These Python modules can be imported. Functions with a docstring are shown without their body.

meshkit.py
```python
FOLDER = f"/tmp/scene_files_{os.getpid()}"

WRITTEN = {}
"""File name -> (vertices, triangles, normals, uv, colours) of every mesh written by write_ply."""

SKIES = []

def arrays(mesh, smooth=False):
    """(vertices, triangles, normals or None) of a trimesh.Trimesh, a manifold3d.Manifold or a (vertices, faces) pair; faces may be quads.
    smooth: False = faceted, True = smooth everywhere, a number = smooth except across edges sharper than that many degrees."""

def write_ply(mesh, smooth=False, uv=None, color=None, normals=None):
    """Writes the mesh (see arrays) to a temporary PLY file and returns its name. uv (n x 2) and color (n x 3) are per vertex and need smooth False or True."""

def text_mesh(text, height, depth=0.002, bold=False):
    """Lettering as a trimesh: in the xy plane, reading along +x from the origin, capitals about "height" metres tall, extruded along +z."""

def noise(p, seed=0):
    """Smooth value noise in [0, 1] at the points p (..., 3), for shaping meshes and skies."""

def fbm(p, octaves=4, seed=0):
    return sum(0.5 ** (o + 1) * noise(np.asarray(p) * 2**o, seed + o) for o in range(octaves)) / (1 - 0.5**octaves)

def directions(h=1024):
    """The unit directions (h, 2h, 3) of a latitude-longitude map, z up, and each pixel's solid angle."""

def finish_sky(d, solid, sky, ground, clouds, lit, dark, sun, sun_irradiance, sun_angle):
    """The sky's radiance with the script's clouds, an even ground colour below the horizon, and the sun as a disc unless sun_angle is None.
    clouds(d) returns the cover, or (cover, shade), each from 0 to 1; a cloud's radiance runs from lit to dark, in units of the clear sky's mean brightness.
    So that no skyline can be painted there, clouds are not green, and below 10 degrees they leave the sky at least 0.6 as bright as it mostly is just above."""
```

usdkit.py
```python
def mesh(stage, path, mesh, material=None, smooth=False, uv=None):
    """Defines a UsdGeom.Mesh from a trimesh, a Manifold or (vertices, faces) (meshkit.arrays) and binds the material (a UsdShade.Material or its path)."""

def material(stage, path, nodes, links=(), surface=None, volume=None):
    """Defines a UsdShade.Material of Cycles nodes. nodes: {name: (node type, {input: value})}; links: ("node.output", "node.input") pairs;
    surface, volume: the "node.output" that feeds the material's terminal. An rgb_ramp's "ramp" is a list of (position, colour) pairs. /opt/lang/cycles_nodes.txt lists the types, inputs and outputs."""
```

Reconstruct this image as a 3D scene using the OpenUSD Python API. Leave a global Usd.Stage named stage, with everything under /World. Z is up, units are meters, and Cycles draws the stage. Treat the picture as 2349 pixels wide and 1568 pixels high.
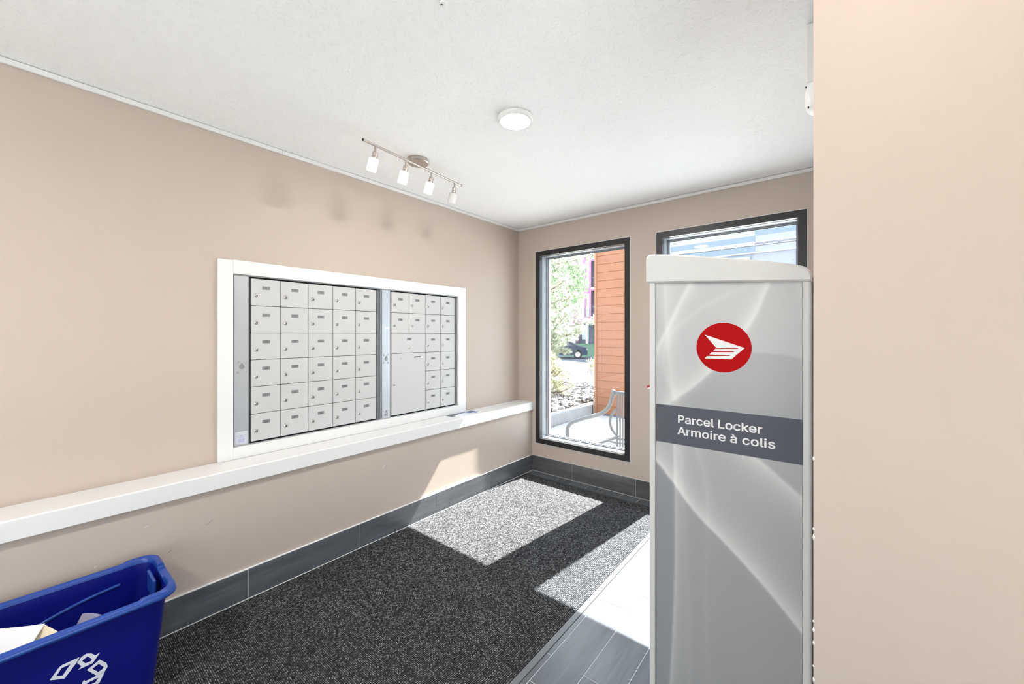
import math, random
import numpy as np, trimesh, manifold3d as m3
import shapely.geometry as sg
from shapely.ops import unary_union
from pxr import Usd, UsdGeom, UsdLux, UsdShade, Gf, Sdf, Vt
import usdkit, meshkit

stage = Usd.Stage.CreateInMemory()
UsdGeom.SetStageUpAxis(stage, 'Z'); UsdGeom.SetStageMetersPerUnit(stage, 1.0)
UsdGeom.Xform.Define(stage, '/World'); UsdGeom.Scope.Define(stage, '/World/Looks')
stage.SetDefaultPrim(stage.GetPrimAtPath('/World'))
rnd = random.Random(7); rng = np.random.default_rng(7)

# ------------------------------------------------------------------ camera, sky, sun, exposure
EYE_Z, YAW, F_PX, W_PX = 1.3583, math.radians(38.953), 909.08, 2349.0
EXPOSURE = 0.80
SKY_STRENGTH = 0.9
SUN_IRRADIANCE = 7.4
SUN_TRAVEL = np.array([-0.116, -1.0, -1.25])          # the way the sunlight goes

cam = UsdGeom.Camera.Define(stage, '/World/camera')
s_, c_ = math.sin(YAW), math.cos(YAW)
cam.AddTransformOp().Set(Gf.Matrix4d(c_, s_, 0, 0, 0, 0, 1, 0, s_, -c_, 0, 0, 0, 0, EYE_Z, 1))
cam.CreateHorizontalApertureAttr(36.0); cam.CreateVerticalApertureAttr(24.03)
cam.CreateFocalLengthAttr(F_PX / W_PX * 36.0)
cam.CreateVerticalApertureOffsetAttr(-17.72 / W_PX * 36.0)
cam.CreateClippingRangeAttr(Gf.Vec2f(0.02, 1000.0))
cam.CreateExposureAttr(EXPOSURE)

dome = UsdLux.DomeLight.Define(stage, '/World/sky')
dome.CreateIntensityAttr(SKY_STRENGTH); dome.CreateColorAttr(Gf.Vec3f(0.80, 0.92, 1.06))
sun = UsdLux.DistantLight.Define(stage, '/World/sun')
sun.CreateNormalizeAttr(True); sun.CreateAngleAttr(0.53); sun.CreateIntensityAttr(SUN_IRRADIANCE); sun.CreateColorAttr(Gf.Vec3f(1.0, 0.97, 0.92))
_z = -SUN_TRAVEL / np.linalg.norm(SUN_TRAVEL); _x = np.cross([0, 0, 1], _z); _x /= np.linalg.norm(_x); _y = np.cross(_z, _x)
sun.AddTransformOp().Set(Gf.Matrix4d(*_x, 0, *_y, 0, *_z, 0, 0, 0, 0, 1))

# ------------------------------------------------------------------ materials
def lin(r, g, b):
    f = lambda v: (v / 255 / 12.92) if v / 255 <= 0.04045 else ((v / 255 + 0.055) / 1.055) ** 2.4
    return (f(r), f(g), f(b))

MATS = {}
def mat(name, color=(0.8, 0.8, 0.8), rough=0.5, metal=0.0, bump=None, vary=None, extra=None):
    """bump: (scale, strength, distance); vary: (scale vector or number, amount) modulates the colour by noise in world space."""
    nodes = {'p': ('principled_bsdf', dict(base_color=color, roughness=rough, metallic=metal, **(extra or {})))}
    links = []
    if bump or vary:
        nodes['g'] = ('geometry', {})
    if vary:
        sc, amt = vary
        nodes['mp'] = ('mapping', {'scale': (sc, sc, sc) if np.ndim(sc) == 0 else sc})
        nodes['n'] = ('noise_texture', {'scale': 1.0, 'detail': 5.0, 'roughness': 0.6})
        lo = tuple(max(0, c * (1 - amt)) for c in color); hi = tuple(min(1, c * (1 + amt)) for c in color)
        nodes['r'] = ('rgb_ramp', {'ramp': [(0.3, lo), (0.7, hi)]})
        links += [('g.position', 'mp.vector'), ('mp.vector', 'n.vector'), ('n.fac', 'r.fac'), ('r.color', 'p.base_color')]
    if bump:
        nodes['bn'] = ('noise_texture', {'scale': bump[0], 'detail': 3.0})
        nodes['b'] = ('bump', {'strength': bump[1], 'distance': bump[2]})
        links += [('g.position', 'bn.vector'), ('bn.fac', 'b.height'), ('b.normal', 'p.normal')]
    MATS[name] = usdkit.material(stage, f'/World/Looks/{name}', nodes, links, surface='p.BSDF')
    return MATS[name]

mat('wall_paint', (0.485, 0.402, 0.342), 0.55, bump=(220, 0.05, 0.002))
mat('white_trim', (0.72, 0.71, 0.70), 0.35)
mat('white_plastic', (0.82, 0.82, 0.80), 0.4)
mat('grout', (0.55, 0.56, 0.57), 0.8)
mat('dark_rubber', (0.02, 0.021, 0.023), 0.45)
mat('edge_rubber', (0.035, 0.037, 0.04), 0.3)
mat('strip_grey', (0.12, 0.13, 0.142), 0.35, extra={'specular_ior_level': 0.7})
mat('black_frame', (0.012, 0.012, 0.013), 0.35)
mat('jamb_paint', (0.24, 0.26, 0.285), 0.35)
mat('seal_dark', (0.03, 0.03, 0.035), 0.5)
mat('door_grey', (0.50, 0.495, 0.49), 0.42)
mat('aluminium', (0.55, 0.57, 0.60), 0.36, metal=0.75)
mat('aluminium_dark', (0.20, 0.21, 0.22), 0.4, metal=0.5)
mat('gap_shade_black', (0.01, 0.01, 0.012), 0.7)  # shade of the mailbox gaps, put into the colour
mat('plate_grey', (0.20, 0.20, 0.205), 0.5)
mat('plate_dark', (0.035, 0.035, 0.04), 0.5)
mat('lock_steel', (0.55, 0.54, 0.52), 0.25, metal=0.9)
mat('label_paper', (0.52, 0.53, 0.57), 0.6)
mat('label_blue', (0.28, 0.30, 0.52), 0.6)
mat('ink', (0.04, 0.04, 0.05), 0.6)
mat('nickel', (0.50, 0.45, 0.41), 0.3, metal=0.9)
mat('nickel_dark', (0.06, 0.055, 0.05), 0.4, metal=0.5)
mat('frosted_glass', (0.82, 0.80, 0.80), 0.5, extra={'transmission_weight': 0.35})
mat('locker_shell', (0.66, 0.665, 0.65), 0.4)
mat('band_grey', (0.105, 0.112, 0.140), 0.5, extra={'specular_ior_level': 0.15})
mat('logo_red', (0.46, 0.001, 0.002), 0.5, extra={'specular_ior_level': 0.08})
mat('print_white', (0.84, 0.84, 0.85), 0.45)
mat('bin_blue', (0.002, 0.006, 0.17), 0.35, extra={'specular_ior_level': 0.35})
mat('bin_blue_lit', (0.012, 0.055, 0.30), 0.28)  # lighter blue puts the highlight on rim, rib and hand hold into colour
mat('symbol_white', (0.78, 0.80, 0.84), 0.5)
mat('paper_white', (0.78, 0.79, 0.82), 0.6)
mat('paper_lilac', (0.48, 0.45, 0.58), 0.6)
mat('paper_cream', (0.78, 0.68, 0.50), 0.6)
mat('card_brown', (0.20, 0.16, 0.12), 0.7)
mat('leaflet_blue', (0.05, 0.09, 0.24), 0.4)
mat('leaflet_dark', (0.06, 0.075, 0.09), 0.4)
mat('leaflet_light', (0.62, 0.66, 0.78), 0.4)
mat('flag_red', (0.42, 0.01, 0.01), 0.5)
mat('dark_slot', (0.008, 0.008, 0.01), 0.6)
# outside
mat('concrete', (0.66, 0.65, 0.63), 0.85, vary=(3.0, 0.08))
mat('concrete_walk', (0.34, 0.335, 0.328), 0.85, vary=(3.0, 0.08))
mat('concrete_curb', (0.24, 0.24, 0.245), 0.9, vary=(9.0, 0.15))
mat('soil', (0.12, 0.10, 0.085), 0.95)
mat('asphalt', (0.075, 0.085, 0.10), 0.9, vary=(2.0, 0.1))
mat('grass', (0.055, 0.12, 0.065), 0.9, vary=(1.2, 0.25))
mat('orange_siding', (0.175, 0.063, 0.024), 0.6, vary=((3.0, 3.0, 26.0), 0.10))
mat('orange_board', (0.20, 0.078, 0.032), 0.6)
mat('galvanised', (0.075, 0.08, 0.088), 0.42, metal=0.15, extra={'specular_ior_level': 0.3})
mat('purple_stucco', (0.27, 0.115, 0.205), 0.8)
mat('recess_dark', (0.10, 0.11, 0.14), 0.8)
mat('far_pane', (0.40, 0.43, 0.46), 0.15)
mat('far_pane_dark', (0.10, 0.13, 0.18), 0.15)
mat('white_paint', (0.48, 0.49, 0.50), 0.6)
mat('siding_pale', (0.29, 0.335, 0.365), 0.7)
mat('slate_fascia', (0.125, 0.15, 0.18), 0.7)
mat('lilac_panel', (0.215, 0.21, 0.235), 0.7)
mat('car_paint', (0.012, 0.02, 0.045), 0.35, extra={'specular_ior_level': 0.25})
mat('car_glass', (0.03, 0.04, 0.05), 0.1)
mat('tyre', (0.02, 0.02, 0.02), 0.8)
mat('wheel_metal', (0.5, 0.5, 0.52), 0.3, metal=0.8)
mat('bark', (0.16, 0.12, 0.09), 0.9, vary=(30.0, 0.3))
mat('stone_post', (0.50, 0.50, 0.48), 0.9)
for k, c in enumerate([(0.17, 0.158, 0.15), (0.10, 0.093, 0.093), (0.22, 0.205, 0.20), (0.14, 0.12, 0.11)]):
    mat(f'rock_{k}', c, 0.9, vary=(40.0, 0.25))

def leafy(name, color, trans=0.45):
    MATS[name] = usdkit.material(stage, f'/World/Looks/{name}', {
        'd': ('diffuse_bsdf', {'color': color}), 't': ('translucent_bsdf', {'color': tuple(min(1, c * 1.15) for c in color)}),
        'm': ('mix_closure', {'fac': trans})}, [('d.BSDF', 'm.closure1'), ('t.BSDF', 'm.closure2')], surface='m.closure')
leafy('pine_needles', (0.35, 0.39, 0.30)); leafy('shrub_needles', (0.43, 0.42, 0.29)); leafy('leaf_green', (0.17, 0.25, 0.14))

# ceiling: skip-trowel marks as relief
MATS['ceiling_paint'] = usdkit.material(stage, '/World/Looks/ceiling_paint', {
    'g': ('geometry', {}), 'w': ('noise_texture', {'scale': 9.0, 'detail': 2.0}),
    'n': ('noise_texture', {'scale': 34.0, 'detail': 2.5, 'roughness': 0.55, 'distortion': 1.2}),
    'r': ('rgb_ramp', {'ramp': [(0.0, (0, 0, 0)), (0.53, (0, 0, 0)), (0.57, (1, 1, 1)), (1.0, (1, 1, 1))]}),
    'b': ('bump', {'strength': 0.42, 'distance': 0.004}), 'p': ('principled_bsdf', {'base_color': (0.90, 0.90, 0.90), 'roughness': 0.8})},
    [('g.position', 'n.vector'), ('n.fac', 'r.fac'), ('r.color', 'b.height'), ('b.normal', 'p.normal')], surface='p.BSDF')

# slate tile with a wood-like grain; each tile takes its own tone
def tile_mat(name, base, grain, bump):
    MATS[name] = usdkit.material(stage, f'/World/Looks/{name}', {
        'g': ('geometry', {}), 'mp': ('mapping', {'scale': grain}), 'n': ('noise_texture', {'scale': 1.0, 'detail': 6.0, 'roughness': 0.62, 'distortion': 0.6}),
        'r': ('rgb_ramp', {'ramp': [(0.25, tuple(c * 0.62 for c in base)), (0.5, base), (0.75, tuple(c * 1.45 for c in base))]}),
        'o': ('object_info', {}), 'ma': ('map_range', {'from_min': 0.0, 'from_max': 1.0, 'to_min': 0.82, 'to_max': 1.18}),
        'mu': ('vector_math', {'math_type': 'scale'}), 'b': ('bump', {'strength': bump, 'distance': 0.003}),
        'p': ('principled_bsdf', {'roughness': 0.33, 'specular_ior_level': 0.7, 'coat_weight': 0.4, 'coat_roughness': 0.28})},
        [('g.position', 'mp.vector'), ('mp.vector', 'n.vector'), ('n.fac', 'r.fac'), ('o.random', 'ma.value'), ('r.color', 'mu.vector1'), ('ma.result', 'mu.scale'),
         ('mu.vector', 'p.base_color'), ('n.fac', 'b.height'), ('b.normal', 'p.normal')], surface='p.BSDF')
tile_mat('tile_floor', (0.082, 0.094, 0.110), (22.0, 2.2, 10.0), 0.25)
tile_mat('tile_base_left', (0.085, 0.09, 0.10), (9.0, 2.4, 26.0), 0.2)
tile_mat('tile_base_back', (0.10, 0.10, 0.103), (2.4, 9.0, 26.0), 0.2)

# entrance mat: coarse woven loops
MATS['mat_weave'] = usdkit.material(stage, '/World/Looks/mat_weave', {
    'g': ('geometry', {}), 'mp': ('mapping', {'scale': (1 / 0.0085, 1 / 0.0065, 0.0)}), 'sp': ('separate_xyz', {}),
    'fx': ('math', {'math_type': 'fraction'}), 'fy': ('math', {'math_type': 'fraction'}),
    'px': ('math', {'math_type': 'pingpong', 'value2': 0.5}), 'py': ('math', {'math_type': 'pingpong', 'value2': 0.5}),
    'mn': ('math', {'math_type': 'minimum'}), 'hr': ('map_range', {'from_min': 0.08, 'from_max': 0.30, 'to_min': 0.0, 'to_max': 1.0, 'clamp': True}),
    'fl': ('vector_math', {'math_type': 'floor'}), 'wn': ('white_noise_texture', {'dimensions': '2D'}),
    'wr': ('rgb_ramp', {'ramp': [(0.0, (0.03, 0.031, 0.034)), (0.35, (0.075, 0.076, 0.081)), (0.75, (0.19, 0.19, 0.198)), (1.0, (0.37, 0.37, 0.38))]}),
    'lo': ('noise_texture', {'scale': 2.2, 'detail': 2.0}), 'lr': ('map_range', {'from_min': 0.3, 'from_max': 0.7, 'to_min': 0.85, 'to_max': 1.15}),
    'ml': ('vector_math', {'math_type': 'scale'}), 'mx': ('mix_color', {'a': (0.012, 0.012, 0.013)}), 'b': ('bump', {'strength': 0.7, 'distance': 0.003}),
    'p': ('principled_bsdf', {'roughness': 0.95, 'specular_ior_level': 0.1})},
    [('g.position', 'mp.vector'), ('mp.vector', 'sp.vector'), ('sp.x', 'px.value1'), ('sp.y', 'py.value1'), ('px.value', 'mn.value1'), ('py.value', 'mn.value2'),
     ('mn.value', 'hr.value'), ('mp.vector', 'fl.vector1'), ('fl.vector', 'wn.vector'), ('wn.value', 'wr.fac'), ('g.position', 'lo.vector'), ('lo.fac', 'lr.value'),
     ('wr.color', 'ml.vector1'), ('lr.result', 'ml.scale'), ('hr.result', 'mx.fac'), ('ml.vector', 'mx.b'), ('mx.result', 'p.base_color'), ('hr.result', 'b.height'), ('b.normal', 'p.normal')], surface='p.BSDF')

def pane(name, tint, dust=False):
    # reflectance by Schlick's formula, the same from both sides of the pane
    nodes = {'t': ('transparent_bsdf', {'color': tint}), 'gl': ('glossy_bsdf', {'color': (1, 1, 1), 'roughness': 0.0}), 'ge': ('geometry', {}),
             'do': ('vector_math', {'math_type': 'dot_product'}), 'ab': ('math', {'math_type': 'absolute'}), 'su': ('math', {'math_type': 'subtract', 'value1': 1.0}),
             'po': ('math', {'math_type': 'power', 'value2': 5.0}), 'f': ('math', {'math_type': 'multiply_add', 'value2': 0.96, 'value3': 0.04}), 'm': ('mix_closure', {})}
    links = [('ge.normal', 'do.vector1'), ('ge.incoming', 'do.vector2'), ('do.value', 'ab.value1'), ('ab.value', 'su.value2'), ('su.value', 'po.value1'), ('po.value', 'f.value1'),
             ('f.value', 'm.fac'), ('t.BSDF', 'm.closure1'), ('gl.BSDF', 'm.closure2')]
    out = 'm.closure'
    if dust:
        nodes |= {'g': ('geometry', {}), 'v': ('voronoi_texture', {'scale': 26.0, 'feature': 'f1'}),
                  'c': ('math', {'math_type': 'less_than', 'value2': 0.075}), 'd': ('diffuse_bsdf', {'color': (0.9, 0.9, 0.9)}), 'm2': ('mix_closure', {})}
        links += [('g.position', 'v.vector'), ('v.distance', 'c.value1'), ('c.value', 'm2.fac'), ('m.closure', 'm2.closure1'), ('d.BSDF', 'm2.closure2')]
        out = 'm2.closure'
    MATS[name] = usdkit.material(stage, f'/World/Looks/{name}', nodes, links, surface=out)
pane('glass_clear', (0.95, 0.97, 0.97)); pane('glass_dusty', (0.92, 0.96, 0.98), dust=True)

def emit(name, color, strength):
    MATS[name] = usdkit.material(stage, f'/World/Looks/{name}', {'e': ('emission', {'color': color, 'strength': strength})}, surface='e.emission')
emit('lamp_disc', (1.0, 0.96, 0.91), 250.0); emit('lamp_disc_fill', (1.0, 0.95, 0.88), 400.0); emit('lamp_disc_unseen', (1.0, 0.92, 0.84), 70.0); emit('lamp_bulb', (1.0, 0.78, 0.60), 260.0)  # besides the visible lamps: an added fill disc and an out-of-view disc
MATS['shade_lit'] = usdkit.material(stage, '/World/Looks/shade_lit', {
    'p': ('principled_bsdf', {'base_color': (0.85, 0.80, 0.76), 'roughness': 0.5, 'emission_color': (1.0, 0.74, 0.60), 'emission_strength': 1.0})}, surface='p.BSDF')

# ------------------------------------------------------------------ helpers
used = {}
def child_path(parent, name):
    base = str(parent.GetPath()) if parent is not None else '/World'
    n = used.get((base, name), 0); used[(base, name)] = n + 1
    return f'{base}/{name}' + (f'_{n:03d}' if n else '')
def tag(p, label=None, cat=None, group=None, kind=None):
    for k, v in (('label', label), ('category', cat), ('group', group), ('kind', kind)):
        if v: p.SetCustomDataByKey(k, v)
    return p
def thing(name, label, cat, loc=(0, 0, 0), group=None, kind=None, rotz=0):
    x = UsdGeom.Xform.Define(stage, child_path(None, name))
    x.AddTranslateOp().Set(Gf.Vec3d(*loc))
    if rotz: x.AddRotateZOp().Set(rotz)
    p = tag(x.GetPrim(), label, cat, group, kind); LOC[str(p.GetPath())] = np.array(loc, float)
    return p
LOC = {}
def obj(name, mesh, m, parent=None, smooth=False, label=None, kind=None, **kw):
    """A mesh given in world coordinates becomes a prim under its parent (the parent's place is taken off)."""
    if isinstance(mesh, list): mesh = trimesh.util.concatenate(mesh)
    if hasattr(mesh, 'to_mesh'):
        a = mesh.to_mesh(); mesh = trimesh.Trimesh(a.vert_properties[:, :3], a.tri_verts, process=False)
    off = np.zeros(3)
    if parent is not None:
        off = LOC.get('/'.join(str(parent.GetPath()).split('/')[:3]), off)
    mesh = mesh.copy(); mesh.apply_translation(-off)
    g = usdkit.mesh(stage, child_path(parent, name), mesh, MATS[m], smooth=smooth, **kw)
    return tag(g.GetPrim(), label, kind=kind)
def solo(name, mesh, m, label, cat, group=None, kind=None, smooth=False):
    return tag(obj(name, mesh, m, None, smooth), label, cat, group, kind)

def box(x0, x1, y0, y1, z0, z1, ch=0.0):
    if ch <= 0:
        b = trimesh.creation.box([x1 - x0, y1 - y0, z1 - z0]); b.apply_translation([(x0 + x1) / 2, (y0 + y1) / 2, (z0 + z1) / 2]); return b
    P = []
    for x in (x0, x1):
        for y in (y0, y1):
            for z in (z0, z1):
                ix, iy, iz = (ch if v == a else -ch for v, a in ((x, x0), (y, y0), (z, z0)))
                P += [(x, y + iy, z + iz), (x + ix, y, z + iz), (x + ix, y + iy, z)]
    return trimesh.convex.convex_hull(np.array(P))
def prism(poly, y0, y1, axis='y'):
    """A shapely polygon (or list of points) in the plane across the axis, extruded from y0 to y1. axis y: (x,z); x: (y,z); z: (x,y)."""
    if not hasattr(poly, 'exterior') and not hasattr(poly, 'geoms'): poly = sg.Polygon(poly)
    m = trimesh.util.concatenate([trimesh.creation.extrude_polygon(g, abs(y1 - y0), engine='earcut') for g in getattr(poly, 'geoms', [poly])])
    v = m.vertices.copy(); lo = min(y0, y1)
    if axis == 'z': m.vertices = np.c_[v[:, 0], v[:, 1], v[:, 2] + lo]
    elif axis == 'x': m.vertices = np.c_[v[:, 2] + lo, v[:, 0], v[:, 1]]
    else: m.vertices = np.c_[v[:, 0], v[:, 2] + lo, v[:, 1]]; m.invert()
    return m
def rect(a0, a1, b0, b1): return sg.box(a0, b0, a1, b1)
def ring(a0, a1, b0, b1, w): return rect(a0, a1, b0, b1).difference(rect(a0 + w, a1 - w, b0 + w, b1 - w))
def tube(pts, r, n=10, caps=True):
    p = np.asarray(pts, float); t = np.gradient(p, axis=0); t /= np.linalg.norm(t, axis=1, keepdims=True)
    a = np.cross(t[0], [0, 0, 1.0] if abs(t[0][2]) < 0.9 else [1.0, 0, 0]); a /= np.linalg.norm(a)
    rr = np.broadcast_to(r, (len(p),)); V = []
    for i in range(len(p)):
        a = a - t[i] * (a @ t[i]); a /= np.linalg.norm(a); b = np.cross(t[i], a)
        for k in range(n):
            w = 2 * math.pi * k / n; V.append(p[i] + rr[i] * (math.cos(w) * a + math.sin(w) * b))
    Fc = []
    for i in range(len(p) - 1):
        for k in range(n):
            q = (k + 1) % n; A, B, C, D = i * n + k, i * n + q, (i + 1) * n + q, (i + 1) * n + k
            Fc += [(A, B, C), (A, C, D)]
    if caps:
        V += [p[0], p[-1]]; c0, c1 = len(V) - 2, len(V) - 1; L = (len(p) - 1) * n
        for k in range(n):
            q = (k + 1) % n; Fc += [(c0, q, k), (c1, L + k, L + q)]
    m = trimesh.Trimesh(np.array(V), np.array(Fc), process=False); return m
def curve(pts, n=40):
    from scipy.interpolate import CubicSpline
    p = np.asarray(pts, float); d = np.r_[0, np.cumsum(np.linalg.norm(np.diff(p, axis=0), axis=1))]
    return CubicSpline(d, p)(np.linspace(0, d[-1], n))
def lathe(profile, n=32, at=(0, 0, 0), axis='z'):
    m = trimesh.creation.revolve(np.array(profile, float), sections=n)
    v = m.vertices.copy()
    if axis == 'x': m.vertices = np.c_[v[:, 2], v[:, 0], v[:, 1]]
    if axis == 'y': m.vertices = np.c_[v[:, 1], v[:, 2], v[:, 0]]
    m.apply_translation(at); trimesh.repair.fix_normals(m); return m
def disc(r, h, at, axis='z', n=32, ch=0.0):
    if ch: return lathe([(0, 0), (r, 0), (r, h - ch), (r - ch, h), (0, h)], n, at, axis)
    return lathe([(0, 0), (r, 0), (r, h), (0, h)], n, at, axis)
def onto(mesh, kind, at):
    """Lettering from the xy plane onto a surface: kind 'x' faces +x (reads along +y), '-y' faces -y (reads along +x)."""
    R = {'x': [[0, 0, 1], [1, 0, 0], [0, 1, 0]], '-y': [[1, 0, 0], [0, 0, -1], [0, 1, 0]]}[kind]
    T = np.eye(4); T[:3, :3] = R; T[:3, 3] = at; m = mesh.copy(); m.apply_transform(T); return m
def text(t, h, kind, at, depth=0.0004, center=True, bold=False, width=None):
    m = meshkit.text_mesh(t, h, depth, bold)
    if width: m.vertices[:, 0] *= width / m.extents[0]
    if center: m.apply_translation([-(m.bounds[0][0] + m.bounds[1][0]) / 2, 0, 0])
    return onto(m, kind, at)

XU, XL, YB, H = -2.5186, -2.3434, 3.2241, 2.44        # upper left wall, lower left wall, window wall, ceiling
XR, YN = -0.0295, 1.0                                 # right wall's face and the face of the wall by the camera
YL, XO = -2.6, 2.0                                    # far ends of the lobby behind the camera
MB = (0.714, 2.362, 0.747, 1.684)                     # opening for the mailboxes in the upper left wall
WIN = [(-2.300, -1.324), (-1.106, -0.128)]; WZ = (0.281, 2.178)

# ------------------------------------------------------------------ the room
w = thing('wall_left', 'beige painted wall on the left, set back above the white ledge', 'wall', kind='structure')
up = rect(YL - 0.2, YB, 0.60, H).difference(rect(*MB[:2], *MB[2:]))
obj('upper_wall', prism(up, XU - 0.25, XU, 'x'), 'wall_paint', w)
obj('lower_wall', box(XU - 0.25, XL, YL - 0.2, YB, -0.02, 0.605), 'wall_paint', w)
for (y, z, dy, dz, m) in [(0.338, 0.512, .010, .003, 'white_trim'), (0.185, 0.405, .007, .004, 'white_trim'), (0.405, 0.575, .005, .002, 'white_trim'), (1.52, 0.46, .022, .020, 'white_trim'),
                       (0.56, 0.44, .025, .018, 'plate_grey'), (0.415, 0.365, .015, .010, 'plate_grey')]:
    obj('scuff', tube([(XL, y, z), (XL, y + dy, z + dz)], 0.0012, 5), m, w)

w = thing('wall_back', 'beige painted wall with the two black framed windows', 'wall', kind='structure')
p = rect(XU - 0.25, XR + 0.2, -0.02, H)
for x0, x1 in WIN: p = p.difference(rect(x0, x1, *WZ))
obj('plaster', prism(p, YB, YB + 0.2), 'wall_paint', w)

w = thing('wall_right', 'beige wall corner close to the camera at the right edge', 'wall', kind='structure')
lp = sg.Polygon([(XR, YB), (XR, YN), (XO, YN), (XO, YN + 0.15), (XR + 0.2, YN + 0.15), (XR + 0.2, YB)])
obj('plaster', prism(lp, -0.02, H, 'z'), 'wall_paint', w)
for z in (1.105, 0.965, 0.945, 0.78, 0.76, 0.735, 0.69, 0.66, 0.60, 0.53, 0.50, 0.46, 0.395):
    hgt = rnd.uniform(0.004, 0.016)
    obj('paint_chip', tube([(XR, YN, z), (XR + 0.0005, YN, z + hgt / 2), (XR, YN, z + hgt)], [0.0008, 0.0024, 0.0008], 6), 'white_trim', w)

w = thing('wall_front', 'unseen wall behind the camera with glazed openings added for fill daylight', 'wall', kind='structure')
p = rect(XU - 0.25, XO + 0.2, -0.02, H)
FR = [(-1.95, -1.15), (-1.05, -0.05)]  # openings added behind the camera to let in fill daylight
for x0, x1 in FR: p = p.difference(rect(x0, x1, 0.06, 2.3))
obj('plaster', prism(p, YL - 0.2, YL), 'wall_paint', w)
w = thing('wall_side', 'unseen side wall behind the camera with a wide low opening added for fill daylight', 'wall', kind='structure')
p = rect(YL, YN + 0.15, -0.02, H).difference(rect(-2.3, 0.75, 0.06, 1.15))  # low opening added out of view, for fill daylight and ceiling bounce
obj('plaster', prism(p, XO, XO + 0.2, 'x'), 'wall_paint', w)

solo('ceiling', box(XU - 0.25, XO + 0.2, YL - 0.2, YB + 0.2, H, H + 0.2), 'ceiling_paint', 'white ceiling with skip trowel texture', 'ceiling', kind='structure')

# ceiling strips
t = thing('trim_1', 'narrow white strip between ceiling and left wall', 'trim', kind='structure')
for y0, y1 in ((YL, 0.9595), (0.9605, YB)):
    obj('strip', box(XU, XU + 0.012, y0, y1, H - 0.026, H - 0.0025, 0.002), 'white_trim', t)
t = thing('trim_2', 'narrow white strip between ceiling and window wall', 'trim', kind='structure')
obj('strip', box(XU + 0.012, XR, YB - 0.012, YB, H - 0.026, H - 0.0025, 0.002), 'white_trim', t)

# floor: planks of slate tile, laid lengthwise towards the windows, around the recessed mat
MX0, MX1, MY0, MY1 = -2.330, -0.947, -1.25, 3.106
f = thing('floor', 'floor of grey wood-grain plank tiles', 'floor', kind='structure')
obj('grout_bed', box(XU - 0.2, XO + 0.1, YL - 0.1, YB + 0.1, -0.08, -0.010), 'grout', f)
gb = rect(XL, XO, YL, YB).difference(rect(MX0, MX1, MY0, MY1)).difference(lp)
obj('grout', prism(gb, -0.010, -0.0015, 'z'), 'grout', f)
PITCH = 0.1545
cols = [(-0.926 + PITCH * k) for k in range(-10, 20)]
for k, x0 in enumerate(cols):
    ph = 1.87 if k % 2 == 0 else 1.41
    y = ph - 0.615 * 8
    while y < YB:
        a, b = max(y, YL) + 0.0015, min(y + 0.615, YB) - 0.0015; xa, xb = max(x0, XL) + 0.0015, min(x0 + PITCH, XO) - 0.0015
        y += 0.615
        if b - a < 0.02 or xb - xa < 0.02: continue
        r = rect(xa, xb, a, b)
        if xa < MX1:
            r = r.difference(rect(MX0, MX1, MY0 - 0.003, MY1 + 0.003))
        r = r.difference(lp.buffer(0.002))
        if r.is_empty: continue
        for g in getattr(r, 'geoms', [r]):
            if g.area < 0.0008: continue
            bx = g.bounds
            if abs(g.area - (bx[2] - bx[0]) * (bx[3] - bx[1])) < 1e-6:
                tl = box(bx[0], bx[2], bx[1], bx[3], -0.010, 0.0, 0.0008)
            else: tl = prism(g, -0.010, 0.0, 'z')
            obj('tile', tl, 'tile_floor', f)

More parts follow.
